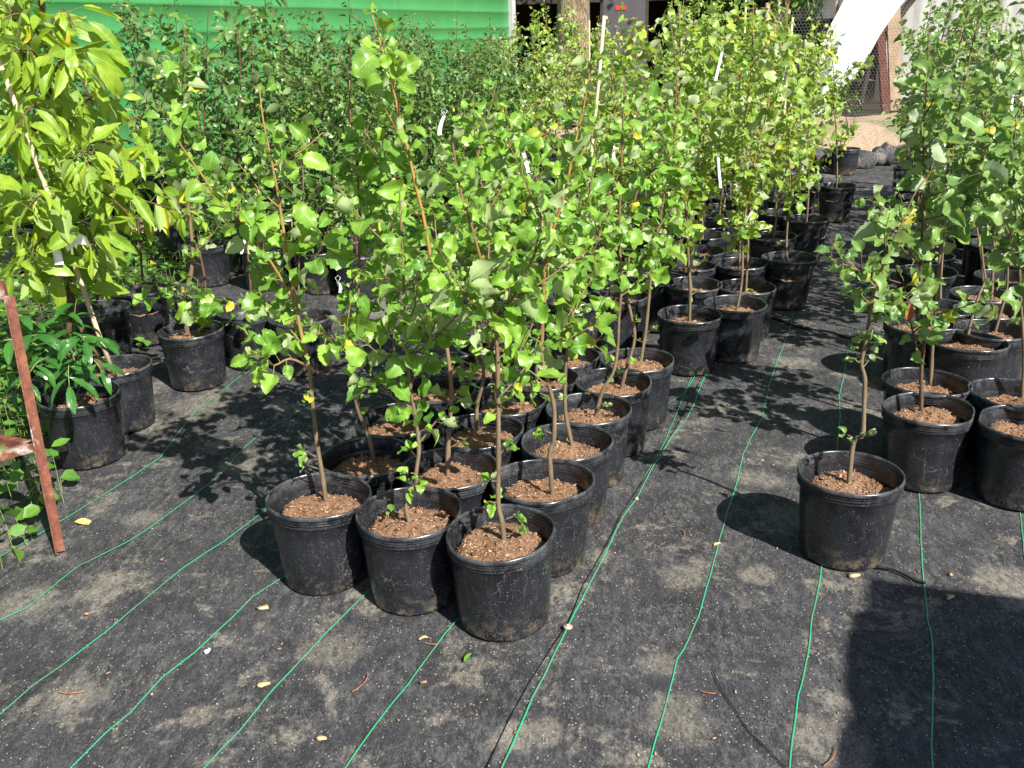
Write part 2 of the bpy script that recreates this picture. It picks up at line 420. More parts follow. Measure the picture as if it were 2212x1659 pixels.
# ---------------------------------------------------------------- ground
def und(x, y):                                # gentle sag and ripple of the cloth
    a = .0025*math.sin(2.1*x+.7*y+.4) + .002*math.sin(5.3*y-2.2*x) + .0012*math.sin(13*x+6*y) + .0008*math.sin(23*y-11*x+1)
    return a - .006
def grid(x0, x1, y0, y1, step, zf, keep=None):
    nx = int((x1-x0)/step)+1; ny = int((y1-y0)/step)+1
    vs = [(x0+i*step, y0+j*step, zf(x0+i*step, y0+j*step)) for j in range(ny) for i in range(nx)]
    fs = []
    for j in range(ny-1):
        for i in range(nx-1):
            if keep and not keep(x0+(i+.5)*step, y0+(j+.5)*step): continue
            fs.append((j*nx+i, j*nx+i+1, (j+1)*nx+i+1, (j+1)*nx+i))
    return vs, fs
m = MB(); m.add([(-150, -60, -.05), (150, -60, -.05), (150, 250, -.05), (-150, 250, -.05)], [(0, 1, 2, 3)])
tag(link('ground', m.mesh('ground', [M_GROUND])), 'bare tan earth with weedy patches beyond the weed cloth', 'ground', kind='structure')
HX, HY = math.sin(R(22)), math.cos(R(22))     # direction of the rows
def side(p, q, x, y): return (q[0]-p[0])*(y-p[1]) - (q[1]-p[1])*(x-p[0])
CLOTH_L = [(-2.05, -1.0), (-1.95, 3.3), (-2.2, 4.4), (-2.2, 6.6), (-1.2, 11.2)]
def left_edge(y):
    for a, b in zip(CLOTH_L, CLOTH_L[1:]):
        if y <= b[1]: return a[0] + (b[0]-a[0])*(y-a[1])/(b[1]-a[1])
    return CLOTH_L[-1][0]
v, f = grid(-2.4, 6.5, -1, 11.2, .05, und, lambda x, y: x > left_edge(y) + .04*math.sin(3*y))
m = MB(); m.add(v, f)
cloth = tag(link('ground_cloth', m.mesh('ground_cloth', [M_FABRIC])), 'black woven weed cloth with green guide threads and tan dust', 'ground cloth', kind='structure')
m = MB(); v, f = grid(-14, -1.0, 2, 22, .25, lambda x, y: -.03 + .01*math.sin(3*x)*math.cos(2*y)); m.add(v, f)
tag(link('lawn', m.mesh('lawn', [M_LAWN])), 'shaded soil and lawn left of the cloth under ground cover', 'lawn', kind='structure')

# overlapping second sheet: its left edge is the seam
seam_px = [(1030, 1720), (1052, 1659), (1100, 1560), (1150, 1468), (1195, 1395), (1228, 1345), (1262, 1265), (1300, 1195), (1340, 1120), (1385, 1045), (1430, 975), (1470, 905), (1505, 835)]
seam = [gp(*p) for p in seam_px]
last = seam[-1]; seam += [last + Vector((HX, HY, 0))*s for s in (1, 2.5, 4, 6)]
first = seam[0]; seam = [first - Vector((HX, HY, 0))*2.2] + seam
m = MB(); vs = []; fs = []; W = 40
fine = []
for a, b in zip(seam, seam[1:]):
    k = max(1, int((b-a).length/.06))
    fine += [a + (b-a)*(i/k) for i in range(k)]
for i, p in enumerate(fine):
    for j in range(W):
        d = 0 if j == 0 else .004*j*j
        x, y = p.x + d*.93 + .003*math.sin(i*.9)*(j == 0), p.y - d*.37
        vs.append((x, y, und(x, y) + .004 + (.003 if j < 2 else 0)))
for i in range(len(fine)-1):
    for j in range(W-1):
        q = i*W+j; fs.append((q, q+1, q+W+1, q+W))
m.add(vs, fs)
# turned-down lip of the sheet
lip = [(p.x, p.y, und(p.x, p.y)+.007) for p in fine]; lip2 = [(p.x, p.y, und(p.x, p.y)-.001) for p in fine]
n = len(fine); m.add(lip+lip2, [(i, i+1, n+i+1, n+i) for i in range(n-1)])
sheet = tag(link('ground_cloth', m.mesh('cloth_overlap', [M_FABRIC])), 'second black weed cloth sheet overlapping along a dark seam', 'ground cloth', kind='structure')

def ribbon(pts, w, mat, zoff=.006, parent=cloth, name='green_thread', wob=.0006):
    P = []
    for a, b in zip(pts, pts[1:]):
        k = max(1, int((b-a).length/.03)); P += [a + (b-a)*(i/k) for i in range(k)]
    P.append(pts[-1]); vs = []
    for i, p in enumerate(P):
        t = (P[min(i+1, len(P)-1)] - P[max(i-1, 0)]); t.z = 0; t.normalize(); nrm = Vector((t.y, -t.x, 0))
        o = wob*math.sin(i*1.3) + wob*math.sin(i*.47+2)
        for s, dz in ((-1, 0), (0, .0015), (1, 0)):
            q = p + nrm*(s*w/2 + o); vs.append((q.x, q.y, und(q.x, q.y) + zoff + dz))
    fs = [(i*3+j, i*3+j+1, i*3+j+4, i*3+j+3) for i in range(len(P)-1) for j in range(2)]
    m = MB(); m.add(vs, fs); return link(name, m.mesh(name, [mat]), parent)
threads = [
 [(-40, 1355), (0, 1338), (60, 1312), (170, 1220), (280, 1165), (330, 1135), (410, 1075), (470, 1030), (520, 975), (560, 940), (640, 895), (720, 850), (850, 785)],
 [(-40, 1560), (0, 1540), (75, 1478), (130, 1440), (235, 1358), (310, 1297), (395, 1228), (490, 1165), (560, 1110), (620, 1065)],
 [(110, 1700), (148, 1659), (232, 1577), (285, 1533), (350, 1460), (420, 1410), (500, 1338), (545, 1290), (610, 1248), (690, 1190)],
 [(400, 1710), (440, 1659), (520, 1575), (590, 1487), (650, 1425), (700, 1370), (740, 1333), (800, 1275), (870, 1200)],
 [(710, 1715), (745, 1659), (810, 1567), (880, 1480), (930, 1410), (960, 1370), (1002, 1323), (1060, 1240)],
 [(1390, 1700), (1400, 1659), (1440, 1520), (1462, 1425), (1475, 1405), (1510, 1330), (1530, 1255), (1560, 1145), (1572, 1100), (1590, 1050), (1605, 980), (1625, 940), (1645, 905), (1662, 830), (1668, 810), (1685, 765), (1708, 705), (1712, 680), (1740, 610), (1765, 560)],
 [(1700, 1700), (1712, 1600), (1725, 1500), (1728, 1490), (1745, 1415), (1755, 1330), (1768, 1270), (1773, 1230), (1790, 1120), (1808, 970), (1815, 900), (1812, 860), (1825, 800), (1836, 720)],
 [(2014, 1700), (2013, 1600), (2016, 1500), (2014, 1400), (2012, 1370), (2003, 1330), (2000, 1290), (1994, 1250), (1991, 1180), (1986, 1070), (1990, 980)],
 [(2230, 1300), (2212, 1190), (2205, 1110), (2200, 1020)],
 [(-40, 1225), (0, 1200), (60, 1165), (95, 1145), (170, 1100), (300, 1020), (345, 990), (420, 890), (480, 845), (520, 812), (600, 770), (700, 700)],
 [(1440, 870), (1480, 848), (1500, 812), (1530, 760)],
]
for th in threads:
    ribbon([gp(*p) for p in th], .0038, M_THREAD)
ribbon([gp(*p) for p in [(1070, 1700), (1085, 1659), (1110, 1608), (1150, 1510), (1185, 1440), (1220, 1370), (1232, 1345), (1270, 1270), (1310, 1190), (1345, 1120), (1375, 1078), (1410, 1010), (1450, 945), (1478, 910), (1500, 870), (1522, 812), (1570, 720)]], .0046, M_THREAD, .0085, sheet)
ribbon([gp(*p) for p in [(1300, 1205), (1330, 1150), (1360, 1095), (1398, 1020), (1435, 955), (1465, 880), (1495, 810), (1540, 730)]], .0032, M_THREAD, .0035, cloth)

# ---------------------------------------------------------------- leaves
def leaf_shape(nl, nw, width, fold, curl, wave, serr, kind, ph):
    """unit leaf along +Y, blade in XY, upper side +Z"""
    vs = []; uv = []
    for i in range(nl+1):
        t = i/nl
        if kind == 'apple': w = (math.sin(math.pi*min(1, t**.72)) ** .62) * width if 0 < t < 1 else .02*width
        elif kind == 'cherry': w = (math.sin(math.pi*t**.92) ** .8) * (1-.35*t**2) * width if 0 < t < 1 else .02*width
        else: w = (math.sin(math.pi*t) ** .75) * width if 0 < t < 1 else .02*width
        if serr and 0 < i < nl: w *= 1 + (serr if i % 2 else -serr)
        ang = curl*t
        cy = math.sin(ang)/curl if abs(curl) > .01 else t
        cz = -(1-math.cos(ang))/curl if abs(curl) > .01 else 0
        for j in range(nw+1):
            s = (j/nw-.5)*2
            x = s*w*.5; a = abs(s)
            z = fold*a*w*.5 + wave*a*a*math.sin(t*9+ph+(1.7 if s > 0 else 0))*.5*width
            back = -.12*a*w*math.sin(math.pi*t)          # edges sweep slightly
            vs.append((x*math.cos(fold*.6), cy + back*.4 - z*math.sin(ang)*-1*.5, cz + z)); uv.append((j/nw, t))
    fs = [(i*(nw+1)+j, i*(nw+1)+j+1, (i+1)*(nw+1)+j+1, (i+1)*(nw+1)+j) for i in range(nl) for j in range(nw)]
    return np.array(vs), np.array(fs), np.array(uv)
def pool(n, nl, nw, kind, width=(.62, .85), fold=(.05, .75), curl=(-.4, 1.5), wave=(.02, .22), serr=0):
    r = random.Random(hash(kind) % 1 + nl*31 + n)
    return [leaf_shape(nl, nw, r.uniform(*width), r.uniform(*fold), r.uniform(*curl), r.uniform(*wave), serr, kind, r.uniform(0, 6)) for _ in range(n)]
POOL = {
 'apple_hi': pool(60, 12, 4, 'apple', (.58, .9), (.0, .9), (-.9, 1.7), (.1, .42), serr=.07),
 'apple_mid': pool(30, 6, 2, 'apple', (.55, .82), (.0, .9), (-.8, 1.7), (.05, .3)),
 'pear': pool(16, 4, 2, 'pear', (.42, .6), (.1, .9), (-.2, 1.2), (.0, .15)),
 'cherry': pool(24, 11, 4, 'cherry', (.34, .5), (.1, .7), (-.2, 1.3), (.02, .2), .05),
 'elder': pool(16, 10, 4, 'pear', (.24, .33), (.1, .5), (.5, 1.4), (.0, .12), .05),
 'weed': pool(10, 3, 2, 'pear', (.7, 1.0), (.1, .5), (-.2, .8), (0, .1)),
}
def put_leaf(mb, pl, pos, d, nrm, size, rnd, mat=0):
    d = d.normalized(); x = d.cross(nrm)
    x = x.normalized() if x.length > 1e-4 else d.orthogonal().normalized()
    z = x.cross(d)
    v, f, uv = rnd.choice(pl)
    Rm = np.array((x, d, z)) * size
    mb.add(v @ Rm + np.array(pos), f, mat, uv)

def smooth(pts, k=4):
    P = [Vector(p) for p in pts]; out = []
    for i in range(len(P)-1):
        p0 = P[max(i-1, 0)]; p1 = P[i]; p2 = P[i+1]; p3 = P[min(i+2, len(P)-1)]
        for j in range(k):
            t = j/k
            out.append(.5*((2*p1) + (p2-p0)*t + (2*p0-5*p1+4*p2-p3)*t*t + (3*p1-p0-3*p2+p3)*t**3))
    out.append(P[-1]); return out
def rvec(r): return Vector((r.gauss(0, 1), r.gauss(0, 1), r.gauss(0, 1)))

SUNH = Vector((sun_dir.x, sun_dir.y, 0)).normalized()
def leafy(mb, pts, r, pl, size, gap, droop, start=0, pet=True, cluster=.0, facing=.55):
    """leaves along a shoot"""
    L = 0; nxt = start; phi = r.uniform(0, 6.28); tot = sum((b-a).length for a, b in zip(pts, pts[1:]))
    acc = 0
    for a, b in zip(pts, pts[1:]):
        seg = (b-a).length
        while nxt <= acc+seg:
            p = a + (b-a)*((nxt-acc)/max(seg, 1e-6)); t = (b-a).normalized()
            rel = nxt/tot
            k = 1 if r.random() > cluster else r.randint(2, 4)
            for _ in range(k):
                phi += 2.4 + r.gauss(0, .35)
                o = t.orthogonal().normalized(); o = Matrix.Rotation(phi, 3, t) @ o
                out = (o*1.0 + t*r.uniform(.15, .8) + Vector((0, 0, r.uniform(-.2, .4)))).normalized()
                s = size*min(1.45, max(.4, r.gauss(.95, .30)))*(1 if rel < .85 else .66)
                pl_len = s*r.uniform(.28, .5)
                q = p + out*pl_len
                if pet:
                    mb.tube([p, p+out*pl_len*.55+Vector((0, 0, .002)), q], [.0013, .0010, .0008], 3, 1, False)
                d = (out + Vector((0, 0, -droop*r.uniform(.2, 1.5))) + rvec(r)*.22).normalized()
                n = (Vector((0, 0, 1))*facing + SUNH*r.uniform(0, .5) + rvec(r)*.45)
                put_leaf(mb, pl, q, d, n, s, r)
            nxt += gap*r.uniform(.6, 1.45)
        acc += seg

def make_sapling(stem, r, pool_name, size, gap, leaf_from=.4, nbr=7, br_len=(.12, .38), extra=(), bare=0, r0=.0056, r1=.0017, sticks=True, droop=.5, br_from=None, thick=1):
    """stem: local points. returns (wood MB, leaf MB)"""
    wood = MB(); lf = MB(); pl = POOL[pool_name]
    hi = pool_name in ('apple_hi', 'cherry')
    S = smooth(stem, 4); k = len(S)
    rad = []
    for i in range(k):
        t = i/(k-1); q = r0*(1-t)**.9 + r1
        if r.random() < .18: q *= 1.18
        rad.append(q)
    rad[0] *= 1.25
    wood.tube(S, rad, 8 if hi else 5)
    tot = [0]
    for a, b in zip(S, S[1:]): tot.append(tot[-1]+(b-a).length)
    T = tot[-1]
    i0 = next(i for i in range(k) if tot[i] >= T*leaf_from)
    leafy(lf, S[i0:], r, pl, size, gap, droop, 0, hi, .25)
    # few leaves and spurs lower down
    for _ in range(bare):
        i = r.randint(max(1, int(k*.12)), max(2, i0)); p = S[min(i, k-2)]
        a = r.uniform(0, 6.28); d = Vector((math.cos(a), math.sin(a), .5)); e = p+d*r.uniform(.015, .04)
        wood.tube([p, e], [.0022, .0015], 4)
        for _ in range(r.randint(2, 4)):
            dd = (d + rvec(r)*.6).normalized(); put_leaf(lf, pl, e+dd*.008, dd, Vector((0, 0, 1))+rvec(r)*.4, size*r.uniform(.4, .7), r)
    if br_from is None: br_from = leaf_from
    for b in range(nbr):
        t = br_from + (.86-br_from)*((b+r.random())/max(nbr, 1)); i = min(range(k), key=lambda q: abs(tot[q]-T*t))
        p = S[i]; a = r.uniform(0, 6.28); ln = r.uniform(*br_len)*(1.15-.55*t)
        d = Vector((math.cos(a), math.sin(a), r.uniform(.25, 1.1))).normalized(); pts = [p]
        for s in range(4):
            d = (d + Vector((0, 0, .16)) + rvec(r)*.09).normalized(); pts.append(pts[-1]+d*ln/4)
        wood.tube(pts, [.0024, .0021, .0018, .0015, .0011], 5 if hi else 3)
        leafy(lf, pts, r, pl, size, gap*.8, droop, ln*.12, hi, .15)
    for e in extra:
        E_ = smooth(e, 3); n = len(E_)
        wood.tube(E_, [.0042*(1-.65*i/(n-1)) for i in range(n)], 6)
        leafy(lf, E_, r, pl, size, gap*.85, droop, .05, hi, .25)
        for q in range(2):
            i = r.randint(n//4, n-2); p = E_[i]; d = (E_[i+1]-E_[i]).normalized() + rvec(r)*.5; d.z += .3; d.normalize()
            pts = [p, p+d*.06, p+d*.12+Vector((0, 0, .01))]
            wood.tube(pts, [.0028, .002, .0012], 4); leafy(lf, pts, r, pl, size, gap*.8, droop, .02, hi)
    return wood, lf

# ---------------------------------------------------------------- pots and soil
PH, PR = .266, .150
def make_pot(seed, taper=.83, hs=1.0):
    r = random.Random(seed); rb = PR*taper
    a2, p2, a3, p3 = r.uniform(.006, .045), r.uniform(0, 6.3), r.uniform(.002, .009), r.uniform(0, 6.3)
    dz = r.uniform(0, .004); pz = r.uniform(0, 6.3)
    dent, dp = r.uniform(-.06, .0), r.uniform(0, 6.3)
    def de(a, z):
        k = (z/PH)**2
        g = math.exp(-((((a-dp+math.pi) % (2*math.pi))-math.pi)/.3)**2)
        return 1 + k*(a2*math.cos(2*a+p2) + a3*math.cos(5*a+p3) + dent*g)
    W = lambda z: rb + (PR-.007-rb)*z/PH
    prof = [(.001, .004), (rb-.010, .004), (rb-.006, 0), (rb-.001, .003), (rb, .010), (W(.06), .06), (W(.12), .12), (W(.18), .18), (W(.222), .222),
            (W(.224)+.003, .2245), (W(.228)+.0075, .229), (W(.232), .2335), (W(.236)+.0075, .238), (W(.24), .2425), (W(.244)+.0065, .246),
            (W(.25)-.001, .250), (PR-.001, .2525), (PR+.0005, .256), (PR, .262), (PR-.002, .2655), (PR-.0045, .266), (PR-.0065, .264),
            (PR-.0085, .256), (PR-.0055, .2515), (PR-.0110, .2475), (PR-.0075, .243), (PR-.013, .2385), (PR-.0095, .234), (PR-.0148, .2285), (PR-.012, .224), (PR-.0158, .218), (rb+.006, .15), (rb-.004, .02), (.001, .02)]
    m = MB(); n = 72
    vs = []
    for (q, z) in prof:
        for j in range(n):
            a = 2*math.pi*j/n; k = de(a, z); zz = z + (dz*math.sin(2*a+pz)*(z/PH)**3)
            vs.append((q*k*math.cos(a), q*k*math.sin(a), zz*hs))
    m.add(vs, [(i*n+j, i*n+(j+1) % n, (i+1)*n+(j+1) % n, (i+1)*n+j) for i in range(len(prof)-1) for j in range(n)])
    # drain holes: rings with soil showing
    for hI in range(4):
        a = p2 + hI*math.pi/2; c = Vector((math.cos(a), math.sin(a), 0)); tn = Vector((-c.y, c.x, 0)); rr = rb + .0012
        def P(q, rad, off): return c*(rr+off) + tn*(rad*math.cos(q)) + Vector((0, 0, .020*hs + rad*math.sin(q)))
        ring = [P(2*math.pi*k/12, .0095, 0) for k in range(12)]; ring2 = [P(2*math.pi*k/12, .0082, .0012) for k in range(12)]; ring3 = [P(2*math.pi*k/12, .0078, -.003) for k in range(12)]
        m.add([tuple(x) for x in ring+ring2+ring3], [(k, (k+1) % 12, 12+(k+1) % 12, 12+k) for k in range(12)] + [(12+k, 12+(k+1) % 12, 24+(k+1) % 12, 24+k) for k in range(12)])
        cen = [P(2*math.pi*k/12, .008, .0004) for k in range(12)]
        m.add([tuple(x) for x in cen], [(0, 1, 2, 3), (0, 3, 4, 11), (4, 5, 10, 11), (5, 6, 9, 10), (6, 7, 8, 9)], 1)
    return m.mesh('pot', [M_POT, M_DARKWOOD])
POTS = [make_pot(s) for s in range(7)]
POT_TALL = [make_pot(40+s, .74, 1.08) for s in range(3)]

def make_soil(seed, level=.212, chips=420, mat=M_SOIL):
    r = random.Random(seed); m = MB(); n = 40; rings = 14; vs = []; Rr = .131
    ph = [r.uniform(0, 6.3) for _ in range(8)]
    def z(x, y):
        d = math.hypot(x, y)/Rr
        return level + .014*(1-d*d)*math.cos(2*x/Rr+ph[0]) + .006*math.sin(34*x+ph[1])*math.sin(29*y+ph[2]) + .0035*math.sin(77*x+ph[3]+40*y)*math.sin(83*y+ph[4]) + .004*math.sin(150*x+ph[5])*math.sin(140*y+ph[6]) - .028*max(0, d-.8)/.2*(1+.4*math.sin(3*math.atan2(y, x)+ph[7]))
    for i in range(rings+1):
        rr = .002 + Rr*(i/rings)
        for j in range(n):
            a = 2*math.pi*j/n; x, y = rr*math.cos(a), rr*math.sin(a); vs.append((x, y, z(x, y)))
    m.add(vs, [(i*n+j, i*n+(j+1) % n, (i+1)*n+(j+1) % n, (i+1)*n+j) for i in range(rings) for j in range(n)])
    for _ in range(chips):
        q = Rr*.97*math.sqrt(r.random()); a = r.uniform(0, 6.28); x, y = q*math.cos(a), q*math.sin(a)
        big = r.random() < .04
        ln = r.uniform(.004, .013)*(1.9 if big else 1); wd = ln*(r.uniform(.15, .35) if not big else .55); b = r.uniform(0, 6.28); tl = r.gauss(0, .35)
        rot = Matrix.Rotation(b, 3, 'Z') @ Matrix.Rotation(tl, 3, 'Y') @ Matrix.Rotation(r.gauss(0, .4), 3, 'X')
        m.box((x, y, z(x, y)+.0015), (ln, wd, .0015), rot, 1)
    return m.mesh('soil', [mat, M_CHIP])
SOILS = [make_soil(s, .212+.006*(s % 3)) for s in range(5)]
SOIL_LOW = make_soil(30, .168); SOILS_FAR = [make_soil(20+s, .214, 90) for s in range(3)]

def set_pot(root, i, far=False, tall=False, low=False, rz=None, sc=1.0):
    me = (POT_TALL if tall else POTS)[i % (3 if tall else 7)]
    rz = random.uniform(0, 6.28) if rz is None else rz
    p = link('pot', me, root, (0, 0, 0), rz); s = link('soil', SOIL_LOW if low else (SOILS_FAR[i % 3] if far else SOILS[i % 5]), root, (0, 0, 0), rz*1.7)
    if sc != 1: p.scale = s.scale = (sc, sc, sc)
    return p, s

def strip_tag(root, local, seed, ln=.11, wd=.014, lean=.3):
    r = random.Random(seed); m = MB(); N = 8; vs = []; rr = []
    a = r.uniform(-.5, .9)
    c = Vector((math.cos(a), math.sin(a)*.5, 0)).normalized(); d = Vector((lean*r.choice((-1, 1, .4)), -.25, -1)).normalized(); nn = c.cross(d)
    for side_ in (0, 1):
        for i in range(N+1):
            t = i/N; p = Vector(local) + d*(ln*t) + nn*(.012*math.sin(t*2.6)+side_*.0008)
            for s in (-1, 1): vs.append(tuple(p + c*(s*wd/2)))
    k = 2*(N+1)
    fs = [(2*i, 2*i+1, 2*i+3, 2*i+2) for i in range(N)] + [(k+2*i, k+2*i+2, k+2*i+3, k+2*i+1) for i in range(N)]
    fs += [(2*i, 2*i+2, k+2*i+2, k+2*i) for i in range(N)] + [(2*i+1, k+2*i+1, k+2*i+3, 2*i+3) for i in range(N)]
    m.add(vs, fs); lp = Vector(local)
    m.tube([lp, lp+Vector((.008, .006, .012)), lp+Vector((0, .012, .018)), lp+Vector((-.008, .006, .012)), lp], .0005, 4)
    return link('plant_tag', m.mesh('plant_tag', [M_TAG]), root)

# ---------------------------------------------------------------- the front saplings, each measured from the photo
NPOT = [0]
def potted(name, label, cat, pc, stem_px, leaf='apple_hi', mat=M_APPLE, bark=M_BARK, size=.052, gap=.024, leaf_from=.38, nbr=6,
           br_len=(.14, .42), extra_px=(), bare=3, group=None, low=False, tall=False, sc=1.0, r0=.0062, lean=0, tags=(), droop=.55, far=False, br_from=None):
    c = gp(pc[0], pc[1], PH*sc); root = empty(name, (c.x, c.y, 0), 0, label, cat, group)
    i = NPOT[0]; NPOT[0] += 1; r = random.Random(100+i)
    set_pot(root, i, far=far, tall=tall, low=low, sc=sc)
    n = len(stem_px); st = []
    base = gp(stem_px[0][0], stem_px[0][1], (.165 if low else .205)*sc)
    for k, p in enumerate(stem_px):
        q = atY(p[0], p[1], base.y + lean*k/(n-1)); st.append(Vector((q.x-c.x, q.y-c.y, q.z)))
    st = [st[0]-Vector((0, 0, .03))] + st
    extra = []
    for e in extra_px:
        dy = e[0]; pts = [atY(p[0], p[1], base.y + dy*k/(len(e)-2)) for k, p in enumerate(e[1:])]
        extra.append([Vector((q.x-c.x, q.y-c.y, q.z)) for q in pts])
    wood, lf = make_sapling(st, r, leaf, size, gap, leaf_from, nbr, br_len, extra, bare, r0=r0, droop=droop, br_from=br_from)
    link('trunk', wood.mesh('trunk', [bark]), root); link('crown', lf.mesh('crown', [mat, M_PET]), root)
    for q, (px, py) in enumerate(tags):
        p = atY(px, py, base.y-.04); strip_tag(root, (p.x-c.x, p.y-c.y, p.z), i*7+q)
    return root
G1 = 'apple saplings in the close front block of black pots'
AP = 'potted_apple_sapling'; C = 'potted sapling'
potted(AP, 'front row left pot whose tall yellow-barked leader tops out highest at left of the block', C, (688, 1068),
       [(705, 1088), (698, 1040), (690, 990), (682, 936), (676, 880), (667, 793), (647, 703), (633, 620), (618, 533), (605, 450), (597, 400), (580, 317), (567, 250), (560, 185)],
       bark=M_BARKYEL, leaf_from=.36, nbr=7, group=G1, size=.057, gap=.027, extra_px=[(-.15, (640, 660), (600, 590), (567, 540), (520, 483), (467, 423), (433, 373), (393, 317), (355, 250), (340, 217)), (-.1, (662, 790), (625, 775), (590, 790), (560, 770)), (-.1, (655, 740), (700, 720), (740, 745), (770, 730))])
potted(AP, 'middle pot of the front row with a kinked stem and low leaf clusters', C, (884, 1102),
       [(889, 1143), (878, 1106), (877, 1072), (893, 1054), (900, 1012), (905, 970), (900, 920), (887, 840), (879, 770), (874, 703), (872, 620), (869, 533), (865, 467), (863, 410)],
       leaf_from=.30, nbr=7, bare=6, group=G1, size=.051, gap=.026, extra_px=[(-.1, (885, 770), (930, 740), (970, 700), (1010, 655))])
potted(AP, 'nearest pot of the whole block, right end of the front row, straight stem', C, (1082, 1146),
       [(1091, 1188), (1084, 1126), (1076, 1086), (1077, 986), (1076, 886), (1075, 786), (1072, 720), (1069, 663), (1054, 613), (1039, 563), (1017, 483), (997, 423), (984, 350), (975, 290)],
       leaf_from=.36, nbr=7, bare=7, group=G1, size=.051, gap=.026, extra_px=[(.05, (1086, 668), (1120, 640), (1180, 603), (1237, 563), (1270, 540), (1300, 498)), (-.1, (1072, 700), (1110, 640), (1150, 560), (1190, 470))])
potted(AP, 'second row left pot with leaning lower stem and a small basal shoot', C, (790, 983),
       [(807, 996), (797, 946), (774, 886), (764, 836), (762, 770), (771, 696), (775, 586), (777, 467), (769, 333), (757, 250), (755, 173)],
       leaf_from=.36, nbr=8, bare=5, group=G1, gap=.032)
potted(AP, 'second row middle pot with the tallest reddish leader reaching the picture top', C, (970, 1008),
       [(967, 1036), (968, 970), (971, 920), (975, 853), (971, 793), (957, 700), (937, 600), (917, 480), (897, 397), (881, 323), (866, 267), (851, 200), (837, 143), (821, 90), (804, 33)],
       bark=M_BARKRED, leaf_from=.34, nbr=7, group=G1, size=.060, gap=.034)
potted(AP, 'second row right pot with knobby graft and a long orange-red leader slanting right', C, (1172, 1034),
       [(1194, 1076), (1187, 986), (1196, 953), (1197, 886), (1187, 836), (1174, 786), (1171, 736), (1174, 640), (1180, 553), (1204, 467), (1224, 400), (1237, 333), (1251, 273), (1265, 210), (1277, 140)],
       bark=M_BARKRED, leaf_from=.30, nbr=7, group=G1, size=.056, gap=.031, bare=4, extra_px=[(-.1, (1175, 745), (1230, 735), (1270, 750), (1300, 725))])
potted(AP, 'third row left pot standing half behind the kinked-stem pots', C, (860, 903),
       [(862, 925), (858, 860), (850, 780), (852, 700), (845, 600), (835, 500), (830, 420), (822, 350)], group=G1, nbr=9)
potted(AP, 'third row middle pot with a curved lower stem', C, (1035, 928),
       [(1032, 940), (1030, 880), (1044, 820), (1042, 770), (1034, 703), (1045, 610), (1057, 533), (1048, 440), (1037, 383), (1027, 300), (1021, 215)], group=G1, nbr=9)
potted(AP, 'third row right pot carrying a white strip tag', C, (1225, 950),
       [(1236, 966), (1221, 886), (1222, 786), (1229, 740), (1238, 650), (1245, 560), (1261, 477), (1287, 350), (1304, 290)], group=G1, nbr=8, tags=[(1240, 598)])
potted(AP, 'fourth row left pot in the shade of its neighbours', C, (939, 838),
       [(929, 855), (924, 800), (918, 700), (905, 600), (900, 500), (892, 420), (890, 340)], group=G1, nbr=9)
potted(AP, 'fourth row middle pot with a pale dust film on its rim', C, (1092, 862),
       [(1068, 880), (1066, 810), (1062, 740), (1054, 686), (1042, 600), (1030, 500), (1000, 400), (985, 300)], group=G1, nbr=9, bark=M_BARKDK)
potted(AP, 'fourth row right pot with a stem bending sharply right', C, (1272, 880),
       [(1284, 912), (1301, 846), (1324, 806), (1334, 753), (1337, 686), (1342, 620), (1338, 500), (1342, 367), (1347, 233), (1350, 173)], group=G1, nbr=8, leaf_from=.42)
potted(AP, 'fifth row left pot mostly hidden by leaves', C, (1032, 788),
       [(1030, 800), (1025, 700), (1015, 560), (1010, 430), (1005, 330), (995, 240)], group=G1, nbr=10)
potted(AP, 'fifth row middle pot with a dark straight stem', C, (1166, 812),
       [(1159, 826), (1159, 736), (1161, 680), (1151, 547), (1141, 483), (1124, 407), (1107, 337), (1097, 283), (1090, 220)], group=G1, nbr=9)
potted(AP, 'fifth row right pot with chip-covered soil and a snaking stem', C, (1325, 822),
       [(1341, 846), (1354, 793), (1371, 730), (1361, 670), (1354, 636), (1362, 520), (1375, 417), (1410, 370), (1447, 333), (1465, 250)], group=G1, nbr=8, leaf_from=.42)
potted(AP, 'rearmost left pot of the front block', C, (1060, 745), [(1055, 755), (1050, 640), (1060, 500), (1066, 380), (1070, 260)], group=G1, nbr=10)
STK = potted(AP, 'rear row pot with a tall pale stake beside the sapling', C, (1219, 768),
       [(1232, 778), (1240, 686), (1252, 586), (1262, 480), (1275, 380), (1295, 250)], group=G1, nbr=9)
potted(AP, 'rearmost right pot of the front block beside the guide threads', C, (1376, 775),
       [(1381, 796), (1394, 720), (1401, 653), (1407, 586), (1420, 500), (1431, 447), (1441, 367), (1454, 317), (1460, 230), (1462, 150)], group=G1, nbr=8, leaf_from=.42)
def stake(root, a, b, rad=.008, name='stake', mat=M_STAKE):
    o = root.location; m = MB(); a = Vector(a)-o; b = Vector(b)-o
    pts = [a + (b-a)*(i/6) + Vector((random.gauss(0, .002), random.gauss(0, .002), 0)) for i in range(7)]
    m.tube(pts, [rad*(1-.04*i+random.uniform(-.03, .05)) for i in range(7)], 8)
    return link(name, m.mesh(name, [mat]), root)
Y = STK.location.y
stake(STK, atY(1236, 778, Y), atY(1306, 34, Y-.05))

